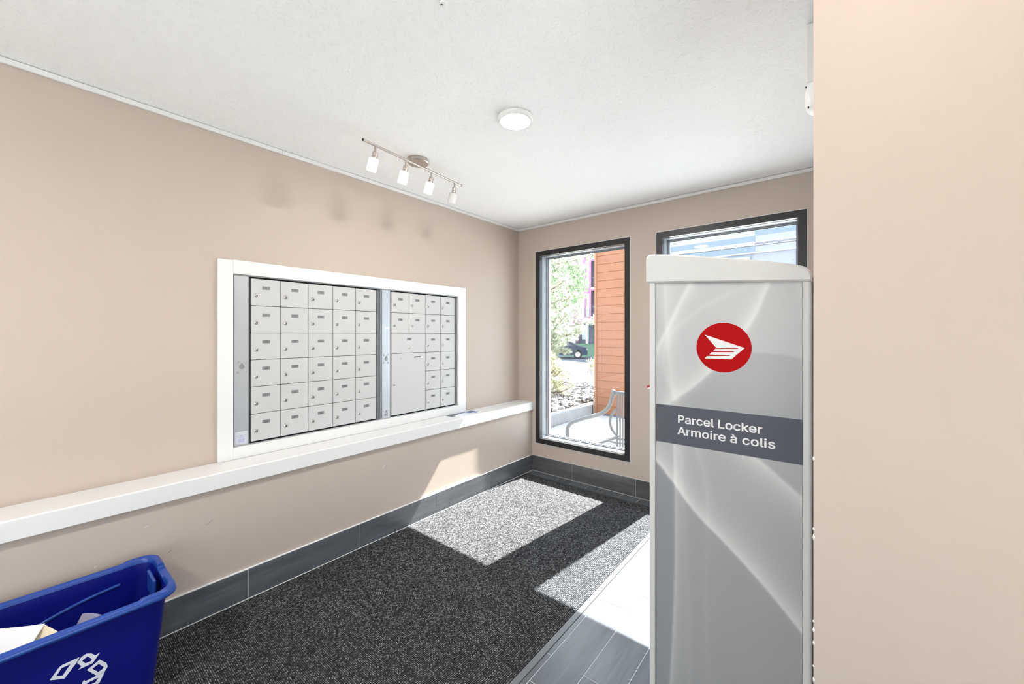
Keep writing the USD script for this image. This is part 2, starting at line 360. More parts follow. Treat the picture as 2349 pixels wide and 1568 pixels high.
# baseboards of the same tile
b = thing('baseboard_left', 'grey tile baseboard along the left wall', 'baseboard', kind='structure')
y = 0.732 - 0.62 * 6
while y < YB - 0.02:
    a, e = max(y, YL) + 0.0015, min(y + 0.62, YB - 0.012) - 0.0015; y += 0.62
    if e - a > 0.03: obj('tile', box(XL, XL + 0.011, a, e, 0.003, 0.152, 0.001), 'tile_base_left', b)
obj('grout', box(XL, XL + 0.008, YL, YB - 0.012, 0.0, 0.1525), 'grout', b)
obj('caulk', [box(XL, XL + 0.0115, YL, YB - 0.012, 0.1525, 0.157, 0.001), box(XL, XL + 0.013, YL, YB - 0.012, -0.001, 0.004, 0.001)], 'white_trim', b)
b = thing('baseboard_back', 'grey tile baseboard below the windows', 'baseboard', kind='structure')
xs = [XL, -1.879, -1.275, -0.665, XR]
for x0, x1 in zip(xs, xs[1:]):
    obj('tile', box(x0 + 0.0015, x1 - 0.0015, YB - 0.011, YB, 0.003, 0.152, 0.001), 'tile_base_back', b)
obj('grout', box(XL, XR, YB - 0.008, YB, 0.0, 0.1525), 'grout', b)
obj('caulk', [box(XL, XR, YB - 0.0115, YB, 0.1525, 0.156, 0.001), box(XL, XR, YB - 0.0118, YB, 0.0005, 0.004, 0.001)], 'grout', b)

# ledge on top of the lower wall
def bevelled(poly, x0, x1, ch, axis):  # straight extrusion is enough; the front edge is rounded in the profile
    return prism(poly, x0, x1, axis)
led = [(XU, 0.6055), (XL + 0.0195, 0.6055), (XL + 0.0205, 0.6065)] + [(XL + 0.0205 - 0.006 + 0.006 * math.cos(a), 0.677 + 0.006 * math.sin(a)) for a in np.linspace(0, math.pi / 2, 5)] + [(XU, 0.683)]
solo('trim_3', prism(led, YL, YB - 0.0005), 'white_trim', 'white ledge running along the left wall below the mailboxes', 'ledge', kind='structure')

# casing around the mailboxes
c = thing('trim_4', 'flat white casing framing the wall of mailboxes', 'trim', kind='structure')
CX0, CX1 = XU, XU + 0.018
obj('casing_board', box(CX0, CX1, 0.645, MB[0], 0.6835, 1.757, 0.0015), 'white_trim', c)
obj('casing_board', box(CX0, CX1, MB[1], 2.447, 0.6835, 1.762, 0.0015), 'white_trim', c)
obj('casing_board', box(CX0, CX1, MB[0], MB[1], MB[3], 1.760, 0.0015), 'white_trim', c)
obj('casing_board', box(CX0, CX1, MB[0], MB[1], 0.6835, MB[2], 0.0015), 'white_trim', c)

# windows
for k, (x0, x1) in enumerate(WIN):
    wn = thing(f'window_{k + 1}', ['tall black framed window nearest the left wall, street view', 'black framed window behind the parcel locker'][k], 'window', kind='structure')
    z0, z1 = WZ
    obj('frame', prism(ring(x0 + .001, x1 - .001, z0 + .001, z1 - .001, 0.048), YB - 0.006, YB + 0.035), 'black_frame', wn)
    obj('jamb', prism(ring(x0 + .001, x1 - .001, z0 + .001, z1 - .001, 0.050), YB + 0.0355, YB + 0.195), 'jamb_paint', wn)
    obj('glazing_bead', prism(ring(x0 + 0.051, x1 - 0.051, z0 + 0.051, z1 - 0.051, 0.010), YB + 0.112, YB + 0.124), 'jamb_paint', wn)
    obj('gasket', prism(ring(x0 + 0.051, x1 - 0.051, z0 + 0.051, z1 - 0.051, 0.014), YB + 0.124, YB + 0.127), 'seal_dark', wn)
    obj('glass', box(x0 + 0.0515, x1 - 0.0515, YB + 0.128, YB + 0.133, z0 + 0.0515, z1 - 0.0515), ['glass_clear', 'glass_dusty'][k], wn)
    obj('corner_bead', prism(ring(x0 - 0.004, x1 + 0.004, z0 - 0.004, z1 + 0.004, 0.005), YB - 0.0025, YB + 0.001), 'white_trim', wn)  # thin pale ring round the opening
for k, (x0, x1) in enumerate(FR):
    nm = f'door_1' if k == 1 else f'window_{3 + (k == 2)}'  # added glazing behind the camera, there for fill daylight
    wn = thing(nm, ['added glazed panel behind the camera, lets in fill daylight', 'added glazed door behind the camera, lets in fill daylight', 'second added glazed panel behind the camera, lets in fill daylight'][k], 'door' if k == 1 else 'window', kind='structure')
    obj('frame', prism(ring(x0 + .001, x1 - .001, 0.061, 2.299, 0.05), YL - 0.12, YL - 0.06), 'black_frame', wn)
    obj('glass', box(x0 + .052, x1 - .052, YL - 0.095, YL - 0.09, 0.112, 2.248), 'glass_clear', wn)
    if k == 1: obj('handle', tube([(-0.16, YL - 0.02, 0.9), (-0.16, YL - 0.02, 1.3)], 0.012), 'lock_steel', wn)
wn = thing('window_5', 'wide low side window added behind the camera for fill daylight', 'window', kind='structure')  # added, unseen; brings fill daylight in from the side
obj('frame', prism(ring(-2.299, 0.749, 0.061, 1.149, 0.05), XO + 0.06, XO + 0.12, 'x'), 'black_frame', wn)
obj('glass', box(XO + 0.088, XO + 0.093, -2.248, 0.698, 0.112, 1.098), 'glass_clear', wn)

# ------------------------------------------------------------------ entrance mat
mt = thing('entrance_mat', 'charcoal woven entrance mat with smooth rubber edging', 'mat', (MX0, MY0, 0))
obj('woven_field', box(MX0 + 0.006, MX1 - 0.030, MY0 + 0.03, MY1 - 0.028, -0.0095, 0.0025), 'mat_weave', mt)
obj('rubber_edge', prism(rect(MX0, MX1, MY0, MY1).difference(rect(MX0 + 0.006, MX1 - 0.030, MY0 + 0.03, MY1 - 0.028)).difference(rect(MX1 - 0.030, MX1 + 1, MY0, MY1)), -0.0095, 0.001, 'z'), 'edge_rubber', mt)
obj('edge_strip', box(MX1 - 0.0298, MX1 - 0.002, MY0, MY1 - 0.0005, -0.0095, 0.0015, 0.001), 'strip_grey', mt, label='smooth pale grey strip along the tiles')

# ------------------------------------------------------------------ mailboxes
DX = XU + 0.003                                        # face of the doors
def door(unit, y0, y1, z0, z1, number, lock_at=None, plate_at=None, slot=None, bare=False):
    d = obj('door', box(DX - 0.012, DX, y0 + 0.0014, y1 - 0.0014, z0 + 0.0012, z1 - 0.0012, 0.0018), 'door_grey', unit)
    py, pz = plate_at or ((y0 + y1) / 2, z1 - 0.050)
    obj('number_plate', box(DX, DX + 0.0012, py - 0.020, py + 0.020, pz - 0.009, pz + 0.009, 0.0004), 'label_paper' if bare else 'plate_grey', d)
    obj('number', text(str(number), 0.0105, 'x', (DX + 0.0012, py, pz - 0.0052), 0.0003), 'plate_dark', d)
    ly, lz = lock_at or (y0 + 0.027, z1 - 0.095)
    obj('lock', lathe([(0, 0), (0.0112, 0), (0.0112, 0.002), (0.0095, 0.0042), (0.0075, 0.0052), (0, 0.0052)], 20, (DX, ly, lz), 'x'), 'lock_steel', d, smooth=35)
    kw = box(DX + 0.0050, DX + 0.0056, ly + 0.000, ly + 0.004, lz - 0.006, lz + 0.0035)
    obj('keyhole', kw, 'dark_slot', d)
    if slot: obj('mail_slot', box(DX - 0.0005, DX + 0.0008, *slot, 0.0002), 'dark_slot', d)
def mail_unit(label, y0, yc, yd, y1):
    """Unit from y0 to y1: lock strip y0..yc, doors from yd."""
    u = thing('mailbox_unit', label, 'mailboxes', (XU, y0, MB[2]), group='mailbox banks in the left wall')
    z0, z1 = MB[2] + 0.001, MB[3] - 0.001
    obj('cabinet', [box(XU - 0.22, XU - 0.018, y0, y1, z0, z1)], 'gap_shade_black', u)  # near-black colour stands for the shadow in the gaps round the doors
    obj('surround', prism(ring(y0, y1, z0, z1, 0.003), XU - 0.017, XU + 0.001, 'x'), 'aluminium', u)
    st = obj('lock_strip', box(XU - 0.017, XU + 0.004, y0 + 0.006, yc, z0 + 0.003, z1 - 0.004, 0.001), 'aluminium', u)
    obj('edge_channel', [box(XU - 0.017, XU - 0.004, yc + 0.0015, yc + 0.0045, z0 + 0.004, z1 - 0.005), box(XU - 0.017, XU - 0.002, yc + 0.0055, yd - 0.004, z0 + 0.004, z1 - 0.005)], 'aluminium', u)
    ym = (y0 + 0.006 + yc) / 2; zl = 1.180
    pts = [(math.cos(a) * 0.012, math.sin(a) * 0.012) for a in np.linspace(math.radians(130), math.radians(410), 16)] + [(0, 0.022)]
    lk = obj('arrow_lock', prism([(ym + 0.002 + a, zl + b) for a, b in pts], XU + 0.004, XU + 0.0075, 'x'), 'plate_grey', st)
    obj('keyhole', disc(0.0055, 0.002, (XU + 0.0075, ym + 0.002, zl), 'x', 14), 'lock_steel', st)
    for dy in (-0.017, 0.019):
        for dz in (0.028, -0.028):
            obj('rivet', lathe([(0, 0), (0.006, 0), (0.005, 0.0025), (0, 0.0035)], 12, (XU + 0.004, ym + dy, zl + dz), 'x'), 'lock_steel', st, smooth=40)
    n0 = obj('notice', box(XU + 0.004, XU + 0.0044, y0 + 0.010, yc - 0.004, z0 + 0.012, z0 + 0.078), 'label_paper', st)
    yl, yr = y0 + 0.014, yc - 0.008
    L = lambda a, b, za, zb: box(XU + 0.0044, XU + 0.0046, yl + a * (yr - yl), yl + b * (yr - yl), z0 + za, z0 + zb)
    obj('notice_print', [L(0.0, 0.25, .054, .056), L(0.75, 1, .056, .058), L(0.42, .58, .052, .059), L(.3, .7, .047, .049), L(.22, .78, .043, .045)] + [L(.2, .8, .036 - .004 * i, .038 - .004 * i) for i in range(5)], 'ink' if y0 > 1 else 'label_blue', st)
    return u
u1 = mail_unit('left bank of mailboxes, thirty equal doors in six rows', MB[0] + .002, 0.788, 0.800, 1.619)
ys = [0.801, 0.955, 1.112, 1.268, 1.425, 1.583]; zs = [1.671, 1.518, 1.366, 1.215, 1.064, 0.912, 0.759]
n = 1
for r in range(6):
    for q in range(5):
        door(u1, ys[q], ys[q + 1], zs[r + 1], zs[r], n); n += 1
obj('right_channel', [box(XU - 0.017, XU - 0.006, 1.590, 1.600, MB[2] + .008, MB[3] - .010), box(XU - 0.017, XU - 0.010, 1.603, 1.615, MB[2] + .005, MB[3] - .006)], 'aluminium_dark', u1)
u2 = mail_unit('right bank of mailboxes, including one wide door and one tall parcel door', 1.621, 1.690, 1.703, MB[1] - .002)
ys = [1.704, 1.861, 2.017, 2.174, 2.331]
n = 31
for r in range(6):
    for q in range(4):
        if r >= 2 and q < 2: continue
        door(u2, ys[q], ys[q + 1], zs[r + 1], zs[r], n); n += 1
door(u2, ys[0], ys[2], zs[3], zs[2], 47, lock_at=(1.862, 1.258), plate_at=(1.862, 1.322))
door(u2, ys[0], ys[2], zs[6], zs[3], 48, lock_at=(1.728, 0.988), plate_at=(1.785, 1.176), slot=(1.905, 1.972, 1.178, 1.186), bare=True)
obj('right_channel', [box(XU - 0.017, XU - 0.006, 2.337, 2.345, MB[2] + .008, MB[3] - .010), box(XU - 0.017, XU - 0.010, 2.348, 2.357, MB[2] + .005, MB[3] - .006)], 'aluminium_dark', u2)
obj('strip_sticker', box(XU + 0.004, XU + 0.0044, 1.652, 1.682, 1.395, 1.410), 'white_plastic', u2)

# leaflet on the ledge
lf = thing('leaflet', 'printed blue leaflet lying on the white ledge', 'leaflet', (-2.43, 2.35, 0.683), rotz=-1.5)
obj('sheet', box(-2.487, -2.372, 2.20, 2.497, 0.6832, 0.6845), 'paper_white', lf)
P = lambda x0, x1, y0, y1: box(-2.487 + x0, -2.487 + x1, 2.20 + y0, 2.20 + y1, 0.6845, 0.6849)
obj('print', [P(.003, .052, .002, .10), P(.003, .03, .10, .17), P(.053, .085, .003, .045)], 'leaflet_dark', lf)
obj('print', [P(.003, .075, .21, .295), P(.003, .028, .17, .21), P(.076, .10, .25, .295)], 'leaflet_blue', lf)
obj('print', [P(.031, .055, .10, .205), P(.056, .075, .09, .205)], 'leaflet_light', lf)

# ------------------------------------------------------------------ ceiling lamps
def disk_light(x, y, label, m='lamp_disc'):
    d = thing('disk_light', label, 'ceiling light', (x, y, H), group='round disk lights on the ceiling')
    obj('housing', lathe([(0.0, 0), (0.086, 0), (0.089, -0.003), (0.089, -0.016), (0.084, -0.022), (0.0752, -0.0225), (0.0752, -0.018), (0, -0.018)], 48, (x, y, H)), 'white_plastic', d, smooth=30)
    obj('diffuser', lathe([(0, -0.0185), (0.0745, -0.0185), (0.0745, -0.0215), (0.06, -0.0235), (0, -0.0245)], 48, (x, y, H)), m, d, smooth=30)
disk_light(-1.232, 1.55, 'round white disk light glowing on the ceiling')
disk_light(-1.2, -1.2, 'unseen round disk light added behind the camera as fill', 'lamp_disc_fill')  # added fill lamp, unseen, for the left and window walls
disk_light(0.12, 0.42, 'dimmer round disk light out of view, placed to light the wall at the right', 'lamp_disc_unseen')  # out of view, placed to brighten the upper part of the right wall

R0, R1 = np.array([-1.924, 1.132, 2.383]), np.array([-1.990, 1.905, 2.383])
tl = thing('track_light', 'brushed nickel track light with four glass shades on the ceiling', 'track light', (-1.998, 1.545, H))
on = lambda t: R0 + (R1 - R0) * t
obj('canopy', lathe([(0, 0), (0.064, 0), (0.066, -0.004), (0.066, -0.020), (0.062, -0.025), (0, -0.026)], 40, (-1.998, 1.545, H)), 'nickel', tl, smooth=30)
obj('rail', tube([R0, R1], 0.0065, 14), 'nickel', tl, smooth=40)
obj('rail_cap', [tube([R0 - (R1 - R0) * 0.004, R0], 0.0075, 14), tube([R1, R1 + (R1 - R0) * 0.004], 0.0075, 14)], 'nickel_dark', tl, smooth=40)
for t in (0.435, 0.545):
    q = on(t); obj('post', tube([q, (q[0] - 0.004, q[1], H - 0.024)], 0.004, 8), 'nickel', tl, smooth=40)
for k, yy in enumerate((1.207, 1.419, 1.624, 1.838)):
    q = on((yy - R0[1]) / (R1[1] - R0[1]))
    j = q + [0, 0, -0.043]
    obj('stem', tube([q, j], 0.0058, 10), 'nickel', tl, smooth=40)
    ax = np.array([-0.30, -0.08, -0.95]) if k < 3 else np.array([-0.36, 0.02, -0.93]); ax = ax / np.linalg.norm(ax)
    pt = lambda d: j + ax * d
    obj('socket', tube([pt(-0.008), pt(-0.006), pt(0.010), pt(0.012), pt(0.022), pt(0.024)], [0.012, 0.0155, 0.0155, 0.0135, 0.0155, 0.0155], 18), 'nickel', tl, smooth=30)
    # the glass: an open cylinder with walls of its own
    prof = [pt(0.025), pt(0.027), pt(0.030), pt(0.096), pt(0.096), pt(0.031), pt(0.0305)]
    obj('shade', tube(prof, [0.004, 0.022, 0.0265, 0.0265, 0.0240, 0.0240, 0.004], 28, caps=False), 'shade_lit' if k < 3 else 'frosted_glass', tl, smooth=30, label=None if k < 3 else 'unlit frosted glass shade')
    obj('bulb', tube([pt(0.034), pt(0.040), pt(0.060), pt(0.066)], [0.004, 0.009, 0.009, 0.003], 12), 'lamp_bulb' if k < 3 else 'white_plastic', tl, smooth=40)

hk = thing('ceiling_hook', 'small white ceiling hook with a dark hole', 'hook', (-0.989, 0.868, H))
obj('base', lathe([(0, 0), (0.014, 0), (0.013, -0.004), (0.006, -0.007), (0, -0.008)], 20, (-0.989, 0.868, H)), 'white_plastic', hk, smooth=40)
obj('loop', tube([(-0.989 + 0.009 * math.cos(a) * 0.7, 0.868 + 0.009 * math.cos(a) * 0.7, H - 0.014 + 0.009 * math.sin(a)) for a in np.linspace(-1.2, 4.3, 20)], 0.0022, 8), 'white_plastic', hk, smooth=40)
obj('hole', disc(0.004, 0.0008, (-0.992, 0.862, H - 0.0078)), 'dark_slot', hk)

se = thing('wall_sensor', 'rounded white sensor high on the right wall corner', 'sensor', (XR, 1.73, 2.176))
sp = trimesh.creation.icosphere(3); sp.vertices = np.sign(sp.vertices) * np.abs(sp.vertices) ** 0.75
sp.vertices *= [0.046, 0.05, 0.055]; sp.apply_translation([XR, 1.73, 2.176]); sp = trimesh.intersections.slice_mesh_plane(sp, [-1, 0, 0], [XR - 0.0005, 0, 0], cap=True, engine='earcut')
obj('cover', sp, 'white_plastic', se, smooth=40)
obj('indicator', box(XR - 0.0430, XR - 0.0395, 1.702, 1.706, 2.208, 2.213), 'dark_slot', se)
obj('indicator', box(XR - 0.0365, XR - 0.033, 1.700, 1.704, 2.135, 2.141), 'dark_slot', se)
solo('cable_cover', box(XR - 0.042, XR - 0.0005, 1.722, 1.738, 2.234, H - 0.0005, 0.003), 'white_plastic', 'white vertical cable cover between sensor and ceiling', 'cable cover')

# ------------------------------------------------------------------ parcel locker
LY, LD = 1.45, 0.50
lk = thing('parcel_locker', 'tall grey parcel locker with red round emblem and sloping cap', 'parcel locker', (-0.285, LY, 0))
obj('carcass', box(-0.510, -0.056, LY + 0.004, LY + LD, 0.02, 1.512, 0.002), 'locker_shell', lk)
obj('plinth', box(-0.505, -0.060, LY + 0.01, LY + LD, 0.0, 0.02), 'dark_rubber', lk)
def post(x0, x1, r, h):
    g = m3.CrossSection([[(x0 + r, LY - 0.010 + r), (x1 - r, LY - 0.010 + r), (x1 - r, LY + 0.03), (x0 + r, LY + 0.03)]]).offset(r, m3.JoinType.Round, circular_segments=32)
    return m3.Manifold.extrude(g, h).translate([0, 0, 0.003])
obj('corner_post', post(-0.519, -0.499, 0.0035, 1.543), 'locker_shell', lk, smooth=40)
obj('corner_post', post(-0.0685, -0.0455, 0.009, 1.512), 'locker_shell', lk, smooth=40)
capo = [(-0.531, 1.545), (-0.531, 1.633), (-0.5295, 1.640), (-0.525, 1.6455), (-0.518, 1.6478), (-0.505, 1.6475), (-0.44, 1.639), (-0.382, 1.629), (-0.284, 1.610), (-0.209, 1.5945), (-0.14, 1.579), (-0.085, 1.565), (-0.066, 1.558), (-0.055, 1.551), (-0.048, 1.541), (-0.0445, 1.529), (-0.0445, 1.511), (-0.499, 1.5485), (-0.5, 1.545)]
cp = sg.Polygon(capo)
layers = [(LY - 0.018, cp.buffer(-0.006)), (LY - 0.0125, cp.buffer(-0.001)), (LY - 0.010, cp)]
obj('cap', trimesh.convex.convex_hull(np.array([(x, y, z) for y, g in layers + [(LY + LD + 0.01, cp), (LY + LD + 0.014, cp.buffer(-0.004))] for x, z in g.exterior.coords])), 'locker_shell', lk, smooth=25)
# printed side panel: pale swooshes on grey, the tone carried by the mesh as print
px0, px1, pz0, pz1 = -0.4985, -0.0690, 0.03, 1.5478
nx, nz = 160, 480
gx, gz = np.meshgrid(np.linspace(px0, px1, nx), np.linspace(pz0, pz1, nz), indexing='ij')
top = 1.548 - 0.036 * (gx + 0.499) / 0.432
ztrue = np.minimum(gz, top)
def band(d, soft_in, soft_out, amp):          # bright crisp edge at d = 0, fading on the positive side
    return amp * np.where(d >= 0, np.exp(-np.maximum(d, 0) / soft_in), np.exp(np.minimum(d, 0) / soft_out))
U = (gx - px0) / (px1 - px0); Z = gz
tone = 0.40 + 0 * gx
def zline(pts):                                # z as a function of U
    from scipy.interpolate import PchipInterpolator
    a = np.array(pts); return PchipInterpolator(a[:, 0], a[:, 1], extrapolate=True)(U)
def uline(pts):
    from scipy.interpolate import PchipInterpolator
    a = np.array(sorted(pts)); return PchipInterpolator(a[:, 0], a[:, 1], extrapolate=True)(Z)
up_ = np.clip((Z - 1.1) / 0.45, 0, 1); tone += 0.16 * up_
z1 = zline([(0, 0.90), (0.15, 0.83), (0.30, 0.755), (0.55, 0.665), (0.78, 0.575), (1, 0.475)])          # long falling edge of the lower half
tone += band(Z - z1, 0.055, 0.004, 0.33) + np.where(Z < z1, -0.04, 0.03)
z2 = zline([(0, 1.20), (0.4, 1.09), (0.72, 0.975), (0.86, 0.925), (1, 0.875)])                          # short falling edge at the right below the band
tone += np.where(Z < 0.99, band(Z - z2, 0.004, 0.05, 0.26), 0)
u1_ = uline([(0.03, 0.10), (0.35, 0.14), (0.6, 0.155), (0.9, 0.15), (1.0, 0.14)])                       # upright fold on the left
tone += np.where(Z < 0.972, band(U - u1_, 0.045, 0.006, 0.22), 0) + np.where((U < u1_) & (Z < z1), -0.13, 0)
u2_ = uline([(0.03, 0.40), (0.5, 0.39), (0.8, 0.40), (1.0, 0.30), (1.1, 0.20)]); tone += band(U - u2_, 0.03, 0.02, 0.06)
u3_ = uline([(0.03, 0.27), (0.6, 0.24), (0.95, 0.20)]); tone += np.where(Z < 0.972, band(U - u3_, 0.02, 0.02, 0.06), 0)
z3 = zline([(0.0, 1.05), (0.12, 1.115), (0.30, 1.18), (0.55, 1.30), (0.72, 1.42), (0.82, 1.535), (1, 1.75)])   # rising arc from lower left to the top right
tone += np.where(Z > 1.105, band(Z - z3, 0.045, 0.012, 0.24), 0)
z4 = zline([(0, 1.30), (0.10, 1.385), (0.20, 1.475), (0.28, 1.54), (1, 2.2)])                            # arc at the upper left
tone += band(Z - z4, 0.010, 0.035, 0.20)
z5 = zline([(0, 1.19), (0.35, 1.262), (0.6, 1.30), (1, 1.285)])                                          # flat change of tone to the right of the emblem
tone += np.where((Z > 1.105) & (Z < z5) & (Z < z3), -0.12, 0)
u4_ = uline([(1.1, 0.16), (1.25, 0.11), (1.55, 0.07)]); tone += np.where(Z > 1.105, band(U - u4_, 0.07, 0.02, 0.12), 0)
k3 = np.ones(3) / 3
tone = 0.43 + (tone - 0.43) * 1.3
for _ in range(1):
    tone = np.apply_along_axis(lambda v: np.convolve(np.pad(v, 1, 'edge'), k3, 'valid'), 1, tone)
    tone = np.apply_along_axis(lambda v: np.convolve(np.pad(v, 1, 'edge'), k3, 'valid'), 0, tone)
V = np.stack([gx.ravel(), np.full(gx.size, LY - 0.001), ztrue.ravel()], 1)
ii, jj = np.meshgrid(np.arange(nx - 1), np.arange(nz - 1), indexing='ij'); ii, jj = ii.ravel(), jj.ravel()
A = ii * nz + jj; B = (ii + 1) * nz + jj
Fc = np.vstack([np.c_[A, B, B + 1], np.c_[A, B + 1, A + 1]])
nv = len(V)                                    # back face and rim give the sheet its thickness
rim = np.r_[np.arange(nx) * nz, (nx - 1) * nz + np.arange(1, nz), np.arange(nx - 2, -1, -1) * nz + nz - 1, np.arange(nz - 2, 0, -1)]
Vb = V[rim] + [0, 0.004, 0]
rb = nv + np.arange(len(rim)); rn = np.roll(rim, -1); rbn = np.roll(rb, -1)
Fr = np.vstack([np.c_[rim, rb, rbn], np.c_[rim, rbn, rn]])
panel = trimesh.Trimesh(np.vstack([V, Vb]), np.vstack([Fc, Fr]), process=False)
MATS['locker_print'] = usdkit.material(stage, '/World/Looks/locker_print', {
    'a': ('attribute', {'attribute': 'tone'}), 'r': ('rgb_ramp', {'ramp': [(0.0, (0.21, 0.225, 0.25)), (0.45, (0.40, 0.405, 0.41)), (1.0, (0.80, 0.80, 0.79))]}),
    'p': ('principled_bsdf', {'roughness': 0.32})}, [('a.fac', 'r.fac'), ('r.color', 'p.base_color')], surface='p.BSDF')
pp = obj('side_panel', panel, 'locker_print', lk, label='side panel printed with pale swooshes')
pv = UsdGeom.PrimvarsAPI(pp).CreatePrimvar('tone', Sdf.ValueTypeNames.FloatArray, 'vertex')
pv.Set(Vt.FloatArray.FromNumpy(np.clip(np.r_[tone.ravel(), tone.ravel()[rim]], 0, 1).astype(np.float32)))
PY = LY - 0.001
obj('name_band', box(px0, px1, PY - 0.0008, PY - 0.0001, 0.972, 1.106), 'band_grey', pp)
obj('lettering', text('Parcel Locker', 0.026, '-y', (-0.4245, PY - 0.0008, 1.049), center=False, bold=True, width=0.252), 'print_white', pp)
obj('lettering', text('Armoire à colis', 0.026, '-y', (-0.4245, PY - 0.0008, 1.008), center=False, bold=True, width=0.288), 'print_white', pp)
obj('emblem_disc', disc(0.0815, 0.0006, (-0.2795, PY - 0.0007, 1.3145), 'y', 64), 'logo_red', pp)
wing = [(-0.335, 1.357), (-0.217, 1.3145), (-0.255, 1.277), (-0.334, 1.277), (-0.328, 1.285), (-0.2595, 1.288), (-0.2595, 1.2905), (-0.320, 1.2905), (-0.314, 1.2985), (-0.2475, 1.3005), (-0.2475, 1.303), (-0.309, 1.302), (-0.303, 1.310), (-0.236, 1.3115), (-0.236, 1.314), (-0.300, 1.314)]
obj('emblem_wing', prism(wing, PY - 0.0012, PY - 0.0007), 'print_white', pp)
for z0, z1 in ((0.03, 0.42), (0.425, 0.80), (0.805, 1.12), (1.125, 1.50)):      # doors on the front, which faces the mailboxes
    dr = obj('door', box(-0.518, -0.5105, LY + 0.045, LY + LD - 0.02, z0, z1, 0.001), 'locker_shell', lk)
    obj('lock', disc(0.01, 0.004, (-0.522, LY + 0.07, (z0 + z1) / 2), 'x', 16), 'lock_steel', dr)
fl = obj('key_tag', prism([(-0.5515, 1.1530), (-0.519, 1.1665), (-0.519, 1.1745), (-0.5515, 1.1610)], LY + 0.05, LY + 0.060), 'flag_red', lk, label='red and white tag sticking out')
obj('tag_edge', prism([(-0.5490, 1.1490), (-0.519, 1.1590), (-0.519, 1.1660), (-0.5510, 1.1527)], LY + 0.05, LY + 0.060), 'print_white', fl)

# ------------------------------------------------------------------ recycling bin
BX0, BX1, BY0, BY1, BH = -2.312, -1.922, -0.165, 0.377, 0.408
bn = thing('recycling_bin', 'open blue plastic recycling bin against the left wall', 'recycling bin', ((BX0 + BX1) / 2, (BY0 + BY1) / 2, 0.003))
def loop(inset, z, r=0.055, n=10):
    x0, x1, y0, y1 = BX0 + inset, BX1 - inset, BY0 + inset, BY1 - inset; out = []
    r = max(r, 0.01)
    for cx, cy, a0 in ((x1 - r, y1 - r, 0), (x0 + r, y1 - r, 90), (x0 + r, y0 + r, 180), (x1 - r, y0 + r, 270)):
        for a in np.linspace(a0, a0 + 90, n): out.append((cx + r * math.cos(math.radians(a)), cy + r * math.sin(math.radians(a)), z))
    o = np.array(out); pts = []
    for a, bb in zip(o, np.roll(o, -1, 0)):          # straight runs get points too, so that the rim can step
        m = max(1, int(np.linalg.norm(bb - a) / 0.012))
        pts += [a + (bb - a) * t for t in np.linspace(0, 1, m, endpoint=False)]
    return np.array(pts)
def resample(L, n=220):
    d = np.r_[0, np.cumsum(np.linalg.norm(np.diff(np.vstack([L, L[:1]]), axis=0), axis=1))]
    q = np.linspace(0, d[-1], n, endpoint=False); LL = np.vstack([L, L[:1]])
    return np.stack([np.interp(q, d, LL[:, k]) for k in range(3)], 1)
def loft(rings, close0=False, close1=False):
    n = len(rings[0]); V = np.vstack(rings); Fc = []
    k = np.arange(n); q = (k + 1) % n
    for i in range(len(rings) - 1):
        Fc += [np.c_[i * n + k, i * n + q, (i + 1) * n + q], np.c_[i * n + k, (i + 1) * n + q, (i + 1) * n + k]]
    if close0: V = np.vstack([V, rings[0].mean(0)]); Fc.append(np.c_[q, k, np.full(n, len(V) - 1)])
    if close1: V = np.vstack([V, rings[-1].mean(0)]); L = (len(rings) - 1) * n; Fc.append(np.c_[L + k, L + q, np.full(n, len(V) - 1)])
    return trimesh.Trimesh(V, np.vstack(Fc), process=True)
RL = lambda i, z, r=0.055: resample(loop(i, z, r))
def stepped(L):                                       # the rim is higher round the corners than along the middle of each side
    L = L.copy(); cx, cy = (BX0 + BX1) / 2, (BY0 + BY1) / 2
    lx, ly = np.abs(L[:, 0] - cx), np.abs(L[:, 1] - cy)
    mid = (ly < 0.165) & (lx > 0.15)
    L[:, 2] -= np.where(mid, 0.006, 0.0); return L
body = loft([RL(0.075, 0.006, 0.04), RL(0.066, 0.003, 0.045), RL(0.060, 0.012, 0.05), RL(0.030, 0.335, 0.055), RL(0.026, 0.372), RL(0.024, 0.384),
             RL(0.0265, 0.384, 0.05), RL(0.034, 0.335, 0.05), RL(0.064, 0.016, 0.045), RL(0.074, 0.010, 0.04)], close0=True, close1=True)
rr = [RL(0.026, 0.3845), RL(0.010, 0.376), RL(0.004, 0.377), RL(0.001, 0.381), RL(0.0, 0.386), RL(0.002, 0.392), stepped(RL(0.004, 0.402)), stepped(RL(0.009, 0.4075)), stepped(RL(0.015, 0.408)), stepped(RL(0.021, 0.405)), stepped(RL(0.0245, 0.398)), RL(0.027, 0.386)]
rimm = loft(rr + [rr[0]]); rimm.merge_vertices()
def manifold(t):
    t = t.copy(); t.merge_vertices()
    if t.volume < 0: t.invert()
    return m3.Manifold(m3.Mesh(np.asarray(t.vertices, np.float32), np.asarray(t.faces, np.uint32)))
xm = (BX0 + BX1) / 2
cut = manifold(box(xm - 0.052, xm + 0.052, BY1 - 0.030, BY1 + 0.02, 0.3925, 0.43, 0.004))
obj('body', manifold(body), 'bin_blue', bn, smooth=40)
obj('rim', manifold(rimm) - cut, 'bin_blue_lit', bn, smooth=45)
obj('hand_hold', box(xm - 0.060, xm + 0.060, BY1 - 0.056, BY1 - 0.046, 0.318, 0.398, 0.004), 'bin_blue_lit', bn)
